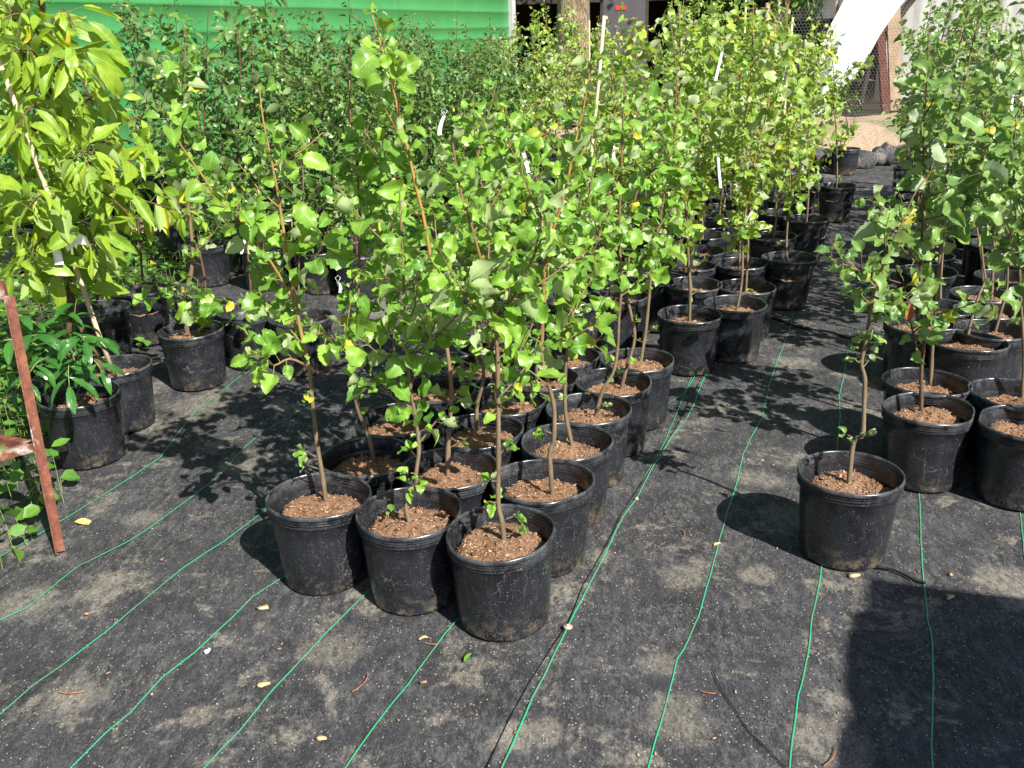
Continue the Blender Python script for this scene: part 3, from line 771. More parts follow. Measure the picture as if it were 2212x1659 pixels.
# ---------------------------------------------------------------- right block, measured ones
G2 = 'apple saplings in the right-hand block of black pots'
potted(AP, 'lone pot standing forward on the cloth with a thin crooked sapling', C, (1837, 1018),
       [(1833, 1048), (1841, 970), (1849, 948), (1863, 938), (1866, 886), (1868, 820), (1861, 790), (1863, 770), (1873, 726), (1880, 670), (1890, 620), (1905, 580), (1918, 546), (1948, 483), (1971, 427), (2000, 385)],
       mat=M_RIGHT, leaf_from=.5, nbr=5, br_len=(.06, .2), bare=7, gap=.029, size=.046, group=G2, r0=.0066,
       extra_px=[(-.1, (1890, 620), (1860, 590), (1825, 572), (1795, 560)), (-.05, (1885, 640), (1915, 650), (1940, 640))])
d2 = potted(AP, 'pot behind the lone pot with a forked dark stem and one dead leaf', C, (2007, 880),
       [(1990, 900), (1990, 840), (1991, 786), (1996, 740), (1990, 670), (1988, 600), (1992, 500), (1995, 400), (1995, 250), (2004, 150), (2005, 55)],
       mat=M_RIGHT, bark=M_BARKDK, leaf_from=.30, nbr=9, gap=.034, size=.06, group=G2, bare=0, extra_px=[(-.05, (1990, 790), (1976, 735), (1966, 690), (1960, 650), (1950, 600))])
potted(AP, 'right block pot directly behind the forked-stem pot', C, (2002, 822), [(2010, 830), (2015, 740), (2022, 640), (2035, 500), (2045, 380), (2068, 250), (2091, 150)], mat=M_RIGHT, group=G2, nbr=8, leaf_from=.45, size=.058)
potted(AP, 'right block pot with a sunlit tilted rim and sloping bare stem', C, (2091, 734), [(2086, 745), (2098, 693), (2115, 636), (2128, 603), (2122, 553), (2115, 400), (2130, 250), (2150, 120)], mat=M_RIGHT, group=G2, nbr=7, leaf_from=.4, size=.058, lean=.1)
potted(AP, 'right block pot left of the tilted-rim pot', C, (1987, 698), [(1985, 700), (1990, 600), (2000, 480), (2010, 350), (2015, 200)], mat=M_RIGHT, group=G2, nbr=9, leaf_from=.4, size=.055)
potted(AP, 'right block pot cut by the frame edge, upper of two', C, (2190, 847), [(2208, 862), (2212, 760), (2205, 650), (2200, 520), (2190, 400), (2195, 250)], mat=M_RIGHT, group=G2, nbr=7, leaf_from=.45, size=.058)
potted(AP, 'nearest right block pot cut by the frame edge', C, (2220, 912), [(2232, 925), (2236, 800), (2230, 660), (2228, 520), (2220, 380)], mat=M_RIGHT, group=G2, nbr=5, leaf_from=.5, size=.058)
potted(AP, 'right block pot behind the tilted-rim pot with a light knotted stem', C, (2143, 710), [(2148, 722), (2160, 680), (2175, 620), (2178, 540), (2190, 420), (2205, 300), (2210, 180)], mat=M_RIGHT, group=G2, nbr=7, leaf_from=.4, size=.055)
potted(AP, 'right block pot third from the frame edge with ridges catching light', C, (2137, 667), [(2140, 670), (2145, 580), (2150, 450), (2160, 300), (2170, 160)], mat=M_RIGHT, group=G2, nbr=8, size=.055, leaf_from=.4)
potted(AP, 'rear right block pot under dense leaves with glossy inner rings', C, (2125, 634), [(2125, 640), (2120, 560), (2100, 430), (2085, 300), (2075, 180)], mat=M_RIGHT, group=G2, nbr=9, size=.052, leaf_from=.4)
potted(AP, 'right block pot left of the glossy-ringed pot', C, (2032, 662), [(2030, 665), (2035, 560), (2050, 430), (2060, 300), (2055, 150)], mat=M_RIGHT, group=G2, nbr=9, size=.052, leaf_from=.4)
# dead brown leaf on the forked sapling
m = MB(); o = d2.location; p = atY(1966, 655, o.y-.12)-o
put_leaf(m, POOL['cherry'], p, Vector((.05, -.1, -1)), Vector((-.3, -1, 0)), .075, random.Random(3)); link('dead_leaf', m.mesh('dead_leaf', [M_DEAD]), d2)['label'] = 'brown dead leaf hanging low'

# ---------------------------------------------------------------- left group
G3 = 'potted trees along the left edge'
Lr = random.Random(55)
# elder-like shrub with compound glossy leaves
c = gp(170, 850, PH); rt = empty('potted_elder_shrub', (c.x, c.y, 0), 0, 'scuffed pot holding a shrub with glossy dark compound leaves', 'potted shrub', G3)
set_pot(rt, 3, rz=.4); b = gp(195, 856, .2)-c; b.z = .19
wood = MB(); lf = MB()
wood.tube([b, b+Vector((-.005, 0, .06)), b+Vector((-.02, 0, .12))], [.013, .011, .009], 8)
def compound(p0, d0, ln, r):
    pts = [p0]; d = d0.normalized()
    for s in range(7):
        d = (d + Vector((0, 0, -.16))).normalized(); pts.append(pts[-1]+d*ln/7)
    lf.tube(pts, [.0022]*7+[.001], 4, 1, False)
    for s in (2, 4, 6):
        t = (pts[s+1]-pts[s]).normalized(); sd = t.cross(Vector((0, 0, 1))).normalized()
        for sg in (-1, 1):
            q = pts[s]+sd*sg*.004; dd = (sd*sg + t*.45 + Vector((0, 0, -.25)) + rvec(r)*.08).normalized()
            put_leaf(lf, POOL['elder'], q, dd, Vector((0, 0, 1))+rvec(r)*.15+SUNH*.2, r.uniform(.10, .135), r)
    put_leaf(lf, POOL['elder'], pts[-1], d+Vector((0, 0, -.2)), Vector((0, 0, 1))+rvec(r)*.1, .11, r)
for (tx, ty, dy) in [(40, 660, 0), (70, 700, -.1), (120, 660, .1), (170, 690, -.15), (215, 720, 0), (60, 770, -.2), (140, 790, -.25), (215, 780, -.1), (10, 720, 0), (110, 720, .2), (30, 820, -.2), (160, 640, .1)]:
    top = b + Vector((-.03, 0, .14)); e = atY(tx, ty, c.y+dy)-Vector((c.x, c.y, 0)); mid = top + (e-top)*.35; mid.z = max(mid.z, top.z+.05)
    wood.tube([top-Vector((0, 0, .03)), top+(mid-top)*.5+Vector((0, 0, .02)), mid], [.005, .004, .003], 5)
    compound(mid, (e-mid)+Vector((0, 0, .12)), max(.14, (e-mid).length), Lr)
link('trunk', wood.mesh('trunk', [M_BARK]), rt); link('crown', lf.mesh('crown', [M_ELDER, M_PET]), rt)

# cherry trees
c = gp(245, 788, PH); rt = empty('potted_cherry_tree', (c.x, c.y, 0), 0, 'tall staked cherry with long drooping yellow-green leaves in a black pot', 'potted tree', G3)
set_pot(rt, 5, rz=2.2)
def loc(p, Y): q = atY(p[0], p[1], Y); return q - Vector((c.x, c.y, 0))
def drooping(rt, stems, branches, r, size=.118, gap=.030):
    wood = MB(); lf = MB()
    for s in stems:
        S = smooth(s, 4); n = len(S); wood.tube(S, [.013*(1-.75*i/(n-1)) for i in range(n)], 8)
        leafy(lf, S[n//3:], r, POOL['cherry'], size, gap*1.2, 1.4, 0, True, .2)
    for s in branches:
        S = smooth(s, 4); n = len(S); wood.tube(S, [.006*(1-.7*i/(n-1)) for i in range(n)], 5)
        leafy(lf, S, r, POOL['cherry'], size, gap, 1.0, .03, True, .35)
    link('trunk', wood.mesh('trunk', [M_BARKDK]), rt); link('crown', lf.mesh('crown', [M_CHERRY, M_PET]), rt)
Yc = c.y
fork = loc((172, 700), Yc)
stems = [[loc((222, 800), Yc), loc((195, 745), Yc), fork, loc((150, 640), Yc), loc((140, 560), Yc), loc((135, 430), Yc), loc((120, 300), Yc), loc((105, 150), Yc), loc((95, 20), Yc), loc((90, -120), Yc)],
         [fork, loc((150, 610), Yc+.1), loc((160, 500), Yc+.2), loc((190, 350), Yc+.25), loc((200, 240), Yc+.3), loc((150, 100), Yc+.25)]]
br = []
for (a, bb, cc_, d) in [((140, 560), (200, 470), (280, 420), .1), ((140, 540), (80, 480), (20, 500), -.3), ((137, 450), (230, 360), (330, 345), .0), ((137, 440), (60, 380), (-20, 420), -.2),
                   ((130, 380), (220, 300), (300, 250), .3), ((125, 330), (50, 270), (-10, 300), -.2), ((120, 300), (200, 210), (260, 220), -.1), ((115, 220), (40, 160), (-20, 190), .1),
                   ((110, 180), (150, 120), (180, 150), -.3), ((100, 100), (40, 30), (-10, 60), -.2), ((100, 80), (140, 20), (165, 70), 0), ((190, 350), (300, 400), (400, 440), .1),
                   ((180, 400), (300, 430), (440, 480), -.1), ((150, 600), (90, 560), (40, 590), -.35), ((95, 30), (50, -60), (-10, -20), 0), ((140, 500), (100, 420), (60, 450), -.5), ((140, 420), (170, 330), (200, 350), -.5),
                   ((145, 520), (180, 480), (215, 560), -.3), ((120, 280), (70, 230), (30, 290), -.5), ((135, 470), (110, 500), (60, 560), -.3), ((110, 200), (70, 110), (10, 120), -.4), ((170, 420), (230, 420), (290, 480), -.2), ((190, 360), (240, 300), (310, 320), .1)]:
    A = loc(a, Yc); B = loc(bb, Yc+d*.6); D = loc(cc_, Yc+d); br.append([A, A+(B-A)*.5+Vector((0, 0, .02)), B, B+(D-B)*.6+Vector((0, 0, .01)), D])
drooping(rt, stems, br, random.Random(9))
stake(rt, atY(247, 812, Yc), atY(-3, 125, Yc-.25), .0105)
m = MB(); m.tube([loc((165, 612), Yc-.03)+Vector((-.025, 0, 0)), loc((165, 612), Yc-.05), loc((185, 618), Yc-.03), loc((178, 612), Yc+.02), loc((165, 612), Yc-.03)+Vector((-.025, 0, 0))], .004, 5)
link('tie', m.mesh('tie', [M_TAG]), rt)
# two paper labels
m = MB(); p = loc((165, 522), Yc-.3); N = 6; vs = []
for i in range(N+1):
    for j in range(N+1):
        u_, v_ = i/N-.5, j/N-.5; vs.append((p.x+u_*.075, p.y+.02*math.sin(u_*4)+v_*.03, p.z+v_*-.05+.012*math.cos(u_*5)))
for q in list(vs): vs.append((q[0], q[1]+.0008, q[2]-.0006))
k = (N+1)**2
m.add(vs, [(i*(N+1)+j, i*(N+1)+j+1, (i+1)*(N+1)+j+1, (i+1)*(N+1)+j) for i in range(N) for j in range(N)] + [(k+i*(N+1)+j, k+(i+1)*(N+1)+j, k+(i+1)*(N+1)+j+1, k+i*(N+1)+j+1) for i in range(N) for j in range(N)])
link('plant_tag', m.mesh('plant_tag', [M_TAG]), rt); strip_tag(rt, loc((118, 530), Yc-.3), 5, .07, .03)

c = gp(132, 790, PH); rt = empty('potted_cherry_tree', (c.x, c.y, 0), 0, 'second cherry tree behind the elder shrub, pot mostly hidden by its glossy leaves', 'potted tree', G3)
set_pot(rt, 2); Yc = c.y
stems = [[loc((140, 790), Yc), loc((150, 700), Yc), loc((145, 610), Yc), loc((110, 480), Yc), loc((70, 330), Yc), loc((50, 180), Yc), loc((40, 50), Yc)]]
br = []
for (a, bb, cc_, d) in [((140, 590), (80, 520), (10, 560), .2), ((110, 480), (40, 400), (-40, 440), .3), ((100, 430), (170, 350), (240, 390), .3), ((70, 330), (10, 260), (-50, 300), 0), ((65, 280), (120, 200), (190, 230), .3), ((50, 180), (0, 120), (-50, 160), .2), ((48, 130), (90, 60), (140, 90), .2), ((40, 60), (10, 10), (-40, 40), 0), ((130, 540), (180, 560), (230, 600), .1)]:
    A = loc(a, Yc); B = loc(bb, Yc+d*.6); D = loc(cc_, Yc+d); br.append([A, A+(B-A)*.5+Vector((0, 0, .02)), B, D])
drooping(rt, stems, br, random.Random(19))

potted('potted_tree', 'clean round pot with a stout pale cut-back trunk and one side branch of big leaves', C, (412, 710),
       [(405, 722), (401, 690), (398, 660), (402, 630), (413, 586), (416, 545), (410, 470), (400, 380), (395, 300), (390, 220), (400, 120), (395, 40)], mat=M_APPLE, r0=.012, leaf_from=.28, nbr=9, size=.075, gap=.045, group=G3, bare=2,
       extra_px=[(-.15, (400, 660), (440, 655), (490, 660), (540, 652)), (-.2, (400, 650), (375, 635), (330, 622))])
potted('potted_pear_tree', 'tall tapered pot on the shaded weeds with a thin dark stem', C, (303, 633), [(310, 640), (305, 560), (298, 480), (300, 400), (295, 300), (290, 200), (300, 100)], leaf='pear', mat=M_PEAR, bark=M_BARKDK, group=G3, tall=True, sc=1.0, size=.055, gap=.03, nbr=10, far=True)
potted('potted_pear_tree', 'pot behind the cut-back trunk with perlite-flecked soil and two stems', C, (437, 655), [(445, 665), (442, 600), (432, 545), (425, 470), (430, 380), (440, 280), (445, 150), (450, 20)], leaf='pear', mat=M_PEAR, bark=M_BARKDK, group=G3, size=.055, gap=.03, nbr=12, far=True, br_len=(.15, .45))
potted('potted_pear_tree', 'tapered grey-streaked pot just right of the clean round pot', C, (532, 675), [(545, 685), (540, 600), (530, 500), (520, 420), (515, 300), (520, 180), (515, 60)], leaf='pear', mat=M_PEAR, bark=M_BARKDK, group=G3, tall=True, sc=1.0, size=.055, gap=.03, nbr=10, far=True, tags=[(530, 500)])
potted(AP, 'pot left of the front block half covered by its low leaves', C, (649, 683), [(648, 690), (645, 600), (650, 500), (655, 400), (650, 300)], leaf='pear', mat=M_PEAR, group=G3, size=.055, gap=.035, nbr=8, far=True)
potted('potted_pear_tree', 'tapered pot in shade behind the staked cherry', C, (215, 672), [(215, 680), (205, 600), (200, 500), (195, 400), (210, 250), (205, 150)], leaf='pear', mat=M_PEAR, bark=M_BARKDK, group=G3, tall=True, sc=1.0, size=.055, gap=.032, nbr=10, far=True)

# ---------------------------------------------------------------- variants for the crowded blocks
def variant(seed, h, pool_name, size, gap, nbr, mat, bark, leaf_from=.25, br_len=(.15, .4), droop=.5, r0=.0058, two=False):
    r = random.Random(seed); lx, ly = r.uniform(-.14, .14), r.uniform(-.14, .14); st = []
    for k in range(8):
        t = k/7; st.append(Vector((lx*t+r.gauss(0, .010)*(k > 0), ly*t+r.gauss(0, .010)*(k > 0), .18+(h-.18)*t)))
    ex = []
    if two:
        a = r.uniform(0, 6.3); ex.append([st[1]+Vector((.0, 0, 0)), st[2]+Vector((.05*math.cos(a), .05*math.sin(a), 0)), st[4]+Vector((.1*math.cos(a), .1*math.sin(a), 0)), st[6]+Vector((.13*math.cos(a), .13*math.sin(a), -.05))])
    wd, lf = make_sapling(st, r, pool_name, size, gap, leaf_from, nbr, br_len, ex, 1, r0=r0, droop=droop)
    return wd.mesh('trunk', [bark]), lf.mesh('crown', [mat, M_PET])
V_MID = [variant(200+s, random.uniform(1.4, 1.95), 'apple_mid', .053, .023, 11, M_APPLE2, [M_BARK, M_BARK, M_BARKRED][s % 3], .24, (.16, .52)) for s in range(9)]
V_PEAR = [variant(300+s, random.uniform(1.55, 2.0), 'pear', .062, .019, 20, M_PEAR, M_BARKDK, .14, (.18, .5), two=s % 2) for s in range(8)]
V_RIGHT = [variant(400+s, random.uniform(1.3, 1.75), 'apple_mid', .052, .028, 9, M_RIGHT, M_BARK, .28, (.16, .5)) for s in range(7)]
V_THIN = [variant(500+s, random.uniform(1.7, 2.1), 'pear', .045, .045, 6, M_PEAR, M_BARKDK, .3, (.12, .3)) for s in range(4)]
taken = [o.location.xy.copy() for o in col.objects if o.type == 'EMPTY' and o.parent is None and 'potted' in o.name]
def clear(x, y, d=.29): return all((Vector((x, y))-t).length > d for t in taken)
seeds = random.Random(77)
def crowd(name, label, cat, group, x, y, V, tagp=.25, tall=False, scale=1.0, pot=True):
    taken.append(Vector((x, y)))
    rt = empty(name, (x, y, 0), 0, label, cat, group); i = seeds.randint(0, 99)
    if pot: set_pot(rt, i, far=True, tall=tall, rz=seeds.uniform(0, 6.28))
    wd, lf = seeds.choice(V); rz = seeds.uniform(0, 6.28); s = seeds.uniform(.9, 1.1)*scale
    for nm, me in (('trunk', wd), ('crown', lf)):
        o = link(nm, me, rt, (0, 0, 0), rz); o.scale = (s, s, s)
    if seeds.random() < .07 and V is V_MID:
        m = MB(); xx = seeds.uniform(-.06, .06); m.tube([(xx, .05, .15), (xx+seeds.uniform(-.05, .05), .04, seeds.uniform(1.5, 2.0))], .007, 6); link('stake', m.mesh('stake', [M_STAKE]), rt)
    if seeds.random() < tagp: strip_tag(rt, (seeds.uniform(-.04, .04), -.06, seeds.uniform(.6, 1.25)), i, seeds.uniform(.03, .08), seeds.uniform(.008, .014))
    return rt
# measured pots of the middle block
GM = 'apple saplings in the middle block of black pots'
for (px, py, lab, tall) in [(1490, 677, 'front left pot of the middle block beside the rear threads', 0), (1588, 654, 'front right pot of the middle block with a sunlit dented rim', 0), (1612, 617, 'second right-edge pot of the middle block', 0),
        (1497, 612, 'middle block pot behind its front left pot', 0), (1490, 572, 'middle block pot with two crossing pale stems', 0), (1600, 567, 'middle block pot tucked left of the tall dark-sided pot', 0), (1704, 562, 'tall dark-sided pot dappled with leaf shadow at the aisle', 1),
        (1670, 508, 'middle block pot behind the dappled tall pot', 0), (1742, 478, 'aisle-side pot of the middle block in full shade', 1), (1680, 458, 'middle block pot left of the shaded aisle pot', 0), (1740, 388, 'far aisle pot with glossy rings above the shade', 1), (1808, 405, 'last pot at the far end of the aisle', 1),
        (1336, 636, 'middle block pot just behind the front block', 0), (1236, 642, 'middle block pot seen through leaves behind the staked sapling', 0), (1512, 540, 'middle block pot with an orange chip on its soil', 0), (1420, 600, 'middle block pot left of the crossing stems', 0)]:
    g = gp(px, py, PH); crowd(AP, lab, C, GM, g.x, g.y, V_MID, .3, bool(tall), .95)
def lattice(org, nu, nv, su, sv, jit):
    for a in range(nu):
        for b in range(nv):
            x = org[0] + HX*su*a + HY*sv*b + seeds.gauss(0, jit); y = org[1] + HY*su*a - HX*sv*b + seeds.gauss(0, jit)
            yield x, y
def pix(x, y, z=0):
    d = Vector((x, y, z-CAMH)); k = d.dot(fw); return 1106+FPX*d.dot(RT)/k, 829.5-FPX*d.dot(UP)/k
# the crowd of the middle block
GA = 'far apple saplings crowding the middle block'
for x, y in lattice((.35, 4.55), 14, 8, .36, .36, .02):
    px, py = pix(x, y)
    if not clear(x, y, .30) or px > 1700 - max(0, (640-py))*.02 or px < 1130: continue
    # stay left of the aisle
    g = gp(1640, 700); 
    if (x-g.x)*HY - (y-g.y)*HX > .15: continue
    crowd(AP, 'leafy apple sapling crowded among the rear rows of the middle block', C, GA, x, y, V_MID, .3, scale=1 if px > 1300 else .9)
for (px, py) in [(1130, 395), (1180, 402), (1225, 388), (1150, 372), (1205, 362), (1255, 372), (1110, 365), (1290, 392), (1245, 352), (1165, 350), (1300, 360), (1105, 430), (1160, 440), (1215, 432), (1270, 425), (1330, 400)]:
    g = gp(px, py)
    if clear(g.x, g.y, .25): crowd(AP, 'leafy apple sapling standing before the old tree trunk and dark shed', C, 'apple saplings before the old tree and shed', g.x, g.y, V_MID, .35, scale=.99)
# right block rows behind the measured pots
GR = 'far apple saplings crowding the right block'
for x, y in lattice((1.75, 3.55), 14, 8, .40, .40, .02):
    px, py = pix(x, y)
    g = gp(1935, 800)
    if not clear(x, y, .29) or (x-g.x)*HY - (y-g.y)*HX < -.05 or px > 2420 or y > 9.0: continue
    crowd(AP, 'grey-green apple sapling crowded among the rear rows of the right block', C, GR, x, y, V_RIGHT, .3)
# pear block before the trailer
GP_ = 'pear saplings in dense rows before the green trailer'
g5 = gp(470, 610)
for x, y in lattice((g5.x, g5.y), 15, 11, .38, .38, .03):
    px, py = pix(x, y)
    if not clear(x, y, .28) or px < 440 or px > 1110 or y > 10.4: continue
    g = gp(860, 640)
    if px > 820 and py > 560: continue
    crowd('potted_pear_tree', 'dark-leaved pear sapling in the dense rows before the green trailer', 'potted tree', GP_, x, y, V_PEAR, .25, scale=.95 if px < 700 else (.86 if px < 900 else .78))
for (x, y) in [(-3.1, 7.0), (-2.7, 7.9), (-2.2, 8.6), (-3.0, 6.1), (-1.9, 9.3), (-1.5, 10.1), (-1.0, 10.9), (-3.6, 6.6), (-.6, 11.6), (-2.5, 6.9)]:
    crowd('potted_pear_tree', 'thin pear whip standing at the back against the green trailer', 'potted tree', 'thin pear whips against the trailer', x, y, V_THIN if x > -2.4 else V_PEAR, .2)

def add_tag(px, py, seed, ln, wd=.011):
    best = None
    for o in col.objects:
        if o.type == 'EMPTY' and o.parent is None and o.name.startswith('potted'):
            q = pix(o.location.x, o.location.y, 1.0)[0]; e = abs(q-px)/60 + o.location.y*.35
            if best is None or e < best[0]: best = (e, o)
    o = best[1]; p = atY(px, py, o.location.y-.05); strip_tag(o, (p.x-o.location.x, -.05, p.z), seed, ln, wd, .25)
for q_ in [(1551, 340, 3, .13), (1560, 112, 4, .12), (1325, 315, 5, .07), (1488, 332, 6, .07), (528, 505, 7, .10), (270, 355, 8, .05), (1690, 162, 9, .07), (1605, 355, 10, .05), (2040, 300, 11, .12), (2188, 212, 12, .05), (1420, 500, 13, .05), (730, 610, 14, .03), (960, 250, 15, .05), (1130, 330, 16, .05)]:
    add_tag(*q_)

# ---------------------------------------------------------------- ground cover, weeds (uncountable)
def weeds(name, label, n, area, size, seed, zf=lambda x, y: 0.0, h=(.02, .12)):
    r = random.Random(seed); m = MB()
    for _ in range(n):
        x, y = area(r); z = zf(x, y) + r.uniform(*h)
        d = Vector((r.gauss(0, 1), r.gauss(0, 1), r.uniform(-.3, .5)))
        put_leaf(m, POOL['weed'], (x, y, z), d, Vector((0, 0, 1))+rvec(r)*.5, size*r.uniform(.5, 1.3), r)
        if r.random() < .4: m.tube([(x, y, z), (x+r.gauss(0, .01), y, -.02)], [.001, .0015], 3, 1, False)
    return tag(link(name, m.mesh(name, [M_WEED, M_PET])), label, 'ground cover', kind='stuff')
def lawn_area(r):
    while True:
        x, y = r.uniform(-6, -1.3), r.uniform(4.2, 10)
        if x < left_edge(y)+.02: return x, y
weeds('ground_cover', 'low leafy weeds covering the shaded lawn behind the left pots', 9000, lawn_area, .05, 3, h=(.0, .10))
def corner(r):
    while True:
        x, y = r.uniform(-3, -1.25), r.uniform(1.9, 4.3)
        if x < -1.55 - .28*(y-2.4) + .1*math.sin(y*5) and x < -1.52: return x, y
weeds('weeds', 'bright weeds spilling in beside the rusty stand', 1300, corner, .06, 4, h=(.0, .22))
def fringe(r): 
    y = r.uniform(3.9, 5.2); return left_edge(y) + abs(r.gauss(0, .1)) + .02, y
weeds('weeds', 'pale weeds creeping round the foot of the shaded tapered pot', 260, fringe, .06, 5, h=(.0, .07))
# boards on the lawn
for (a, bq, z) in [((215, 520), (355, 502), .05), ((205, 508), (330, 490), .03)]:
    m = MB(); A = gp(*a)+Vector((0, 0, z)); B = gp(*bq)+Vector((0, 0, z+.01)); m.bar(A, B, .19, .04)
    tag(link('wooden_board', m.mesh('wooden_board', [M_PLANK], False)), 'pale plank lying %s on the lawn behind the pots' % ('in front' if z > .04 else 'behind the other'), 'board', 'planks on the lawn')

# ---------------------------------------------------------------- rusty stand at the left
F1 = gp(120, 1193); T1 = atY(8, 640, F1.y+.12)
st = empty('metal_stand', (F1.x-.45, F1.y+.1, 0), 0, 'rusty angle-iron stand with worn paint at the left edge', 'metal stand')
feet = [F1, F1+Vector((-.62, .35, 0)), F1+Vector((-1.1, -.1, 0)), F1+Vector((-.55, -.45, 0))]
cen = sum(feet, Vector())/4; k = (T1.xy-cen.xy).length/(F1.xy-cen.xy).length
tops = [T1] + [Vector((cen.x+(q.x-cen.x)*.72, cen.y+(q.y-cen.y)*.72, T1.z)) for q in feet[1:]]
O = st.location
def angle_iron(m, a, b, w=.028, t=.004, ref=Vector((0, -1, 0))):
    a = a-O; b = b-O; ax = (b-a).normalized(); x = ax.cross(ref).normalized(); y = x.cross(ax).normalized()
    # L profile
    prof = [(0, 0), (w, 0), (w, t), (t, t), (t, w), (0, w)]
    vs = [tuple(p + x*u_ + y*v_) for p in (a, b) for u_, v_ in prof]
    fs = [(i, (i+1) % 6, 6+(i+1) % 6, 6+i) for i in range(6)] + [(0, 3, 2, 1), (0, 5, 4, 3), (6, 7, 8, 9), (6, 9, 10, 11)]
    m.add(vs, fs)
for i in range(4):
    m = MB(); angle_iron(m, feet[i], tops[i], ref=Vector((.5, -1, 0)) if i == 0 else Vector((1, .3, 0)))
    link('leg', m.mesh('leg', [M_RUST], False), st)
node = [feet[i].lerp(tops[i], .43) for i in range(4)]
for i in range(4):
    m = MB(); m.bar(node[i]-O, node[(i+1) % 4]-O, .026, .026); link('brace', m.mesh('brace', [M_RUST], False), st)
    m = MB(); m.bar(tops[i]-O+Vector((0, 0, .02)), tops[(i+1) % 4]-O+Vector((0, 0, .02)), .04, .045); link('top_rail', m.mesh('top_rail', [M_RUST], False), st)

# ---------------------------------------------------------------- things lying on the cloth
lr = random.Random(5)
def dry(px, py, size, ang, label, mat=M_DRY, kind='leaf', name='dry_leaf'):
    g = gp(px, py); m = MB(); z = und(g.x, g.y)+.010
    d = Vector((math.cos(ang), math.sin(ang), .05))
    if kind == 'leaf': put_leaf(m, POOL['cherry'], Vector((0, 0, 0)), d, Vector((.05, -.1, 1)), size, lr)
    elif kind == 'chip':
        n = 8; vs = []
        for zz in (-.004, .003):
            for j in range(n):
                q = 2*math.pi*j/n; k2 = size*(.5+.18*math.sin(j*2.3+px)); vs.append((k2*math.cos(q)*1.25*math.cos(ang)-k2*.6*math.sin(q)*math.sin(ang), k2*math.cos(q)*1.25*math.sin(ang)+k2*.6*math.sin(q)*math.cos(ang), zz))
        m.add(vs, [(j, (j+1) % n, n+(j+1) % n, n+j) for j in range(n)] + [(8, 9, 10, 11), (8, 11, 12, 15), (12, 13, 14, 15)])
    elif kind == 'twig':
        P = [Vector((size*(t-.5)*math.cos(ang+.5*(t-.5)), size*(t-.5)*math.sin(ang+.5*(t-.5)), .002*math.sin(t*3))) for t in (0, .2, .4, .6, .8, 1)]
        m.tube(P, .0011, 5)
    o = link(name, m.mesh(name, [mat]), None, (g.x, g.y, z)); return tag(o, label, {'leaf': 'leaf', 'chip': 'wood chip', 'twig': 'pine needle'}[kind])
dry(160, 1127, .075, .15, 'yellow fallen leaf on the cloth beside the rusty stand foot')
dry(1843, 1243, .026, 0, 'pale chip wedged at the foot of the lone pot', M_TWIG, 'chip', 'wood_chip')
dry(570, 1315, .024, .2, 'pale oval chip left of the front row pots', M_TWIG, 'chip', 'wood_chip')
dry(448, 1409, .014, .9, 'small white pebble-like chip between two threads', M_TAG, 'chip', 'wood_chip')
dry(567, 1480, .024, .1, 'flat tan chip near the third thread', M_TWIG, 'chip', 'wood_chip')
dry(693, 1596, .018, -.2, 'curled tan chip at the bottom near the fourth thread', M_TWIG, 'chip', 'wood_chip')
dry(1003, 1434, .04, 1.1, 'small fresh green leaf fallen before the nearest pot', M_WEED)
dry(905, 1385, .035, .6, 'crumpled tan leaf left of the fifth thread', M_TWIG)
dry(1542, 1180, .03, .5, 'curled dry leaf beside the wavy thread', M_TWIG)
dry(2052, 1290, .02, .5, 'tiny tan chip in the dusty patch', M_TWIG, 'chip', 'wood_chip')
for i, (px, py, a, lab) in enumerate([(785, 1480, 1.1, 'curved orange pine needle near the fifth thread'), (150, 1500, -.05, 'long pine needle across the lower left cloth'), (1800, 1640, .9, 'pine needle near the bottom right thread'), (1530, 1502, -.3, 'short red needle near the wavy thread'), (1478, 1150, 1.7, 'needle standing out right of the double thread'), (540, 1185, 1.9, 'curled needle above the left thread'), (930, 1395, -.3, 'needle beside the crumpled leaf'), (2010, 1290, 1.2, 'needle beside the rightmost thread')]):
    dry(px, py, .07 if i < 3 else .035, a, lab, M_DEAD, 'twig', 'pine_needle')
# loose crumbs, uncountable
r = random.Random(8); m = MB()
for _ in range(1500):
    x, y = r.uniform(-2, 3.2), r.uniform(1.3, 6.5); s = r.uniform(.0015, .0045)*(1 if r.random() < .95 else 2.2)
    m.box((x, y, und(x, y)+.006+s*.3), (s*r.uniform(1, 2.6), s, s*.5), Matrix.Rotation(r.uniform(0, 6.28), 3, 'Z'), 0)
tag(link('crumbs', m.mesh('crumbs', [M_CHIP])), 'bark crumbs and dust grains scattered over the cloth', 'crumbs', kind='stuff')
# washer pins holding the seam
def washer(px, py, rad, label):
    g = gp(px, py); m = MB(); z = und(g.x, g.y)+.013
    m.lathe([(.002, .003), (rad*.3, .003), (rad*.38, .0015), (rad*.9, .0015), (rad, 0), (rad*.9, -.004), (.002, -.004)], 24)
    m.lathe([(.001, .006), (rad*.25, .0055), (rad*.3, .003)], 16, 1)
    tag(link('ground_pin', m.mesh('ground_pin', [M_STEEL, M_TAG]), None, (g.x, g.y, z)), label, 'ground pin', 'pins holding the cloth seam')
washer(1227, 1359, .0125, 'rusty round pin on the seam right of the nearest pot')
washer(1375, 1082, .0075, 'small white pin on the double thread farther back')
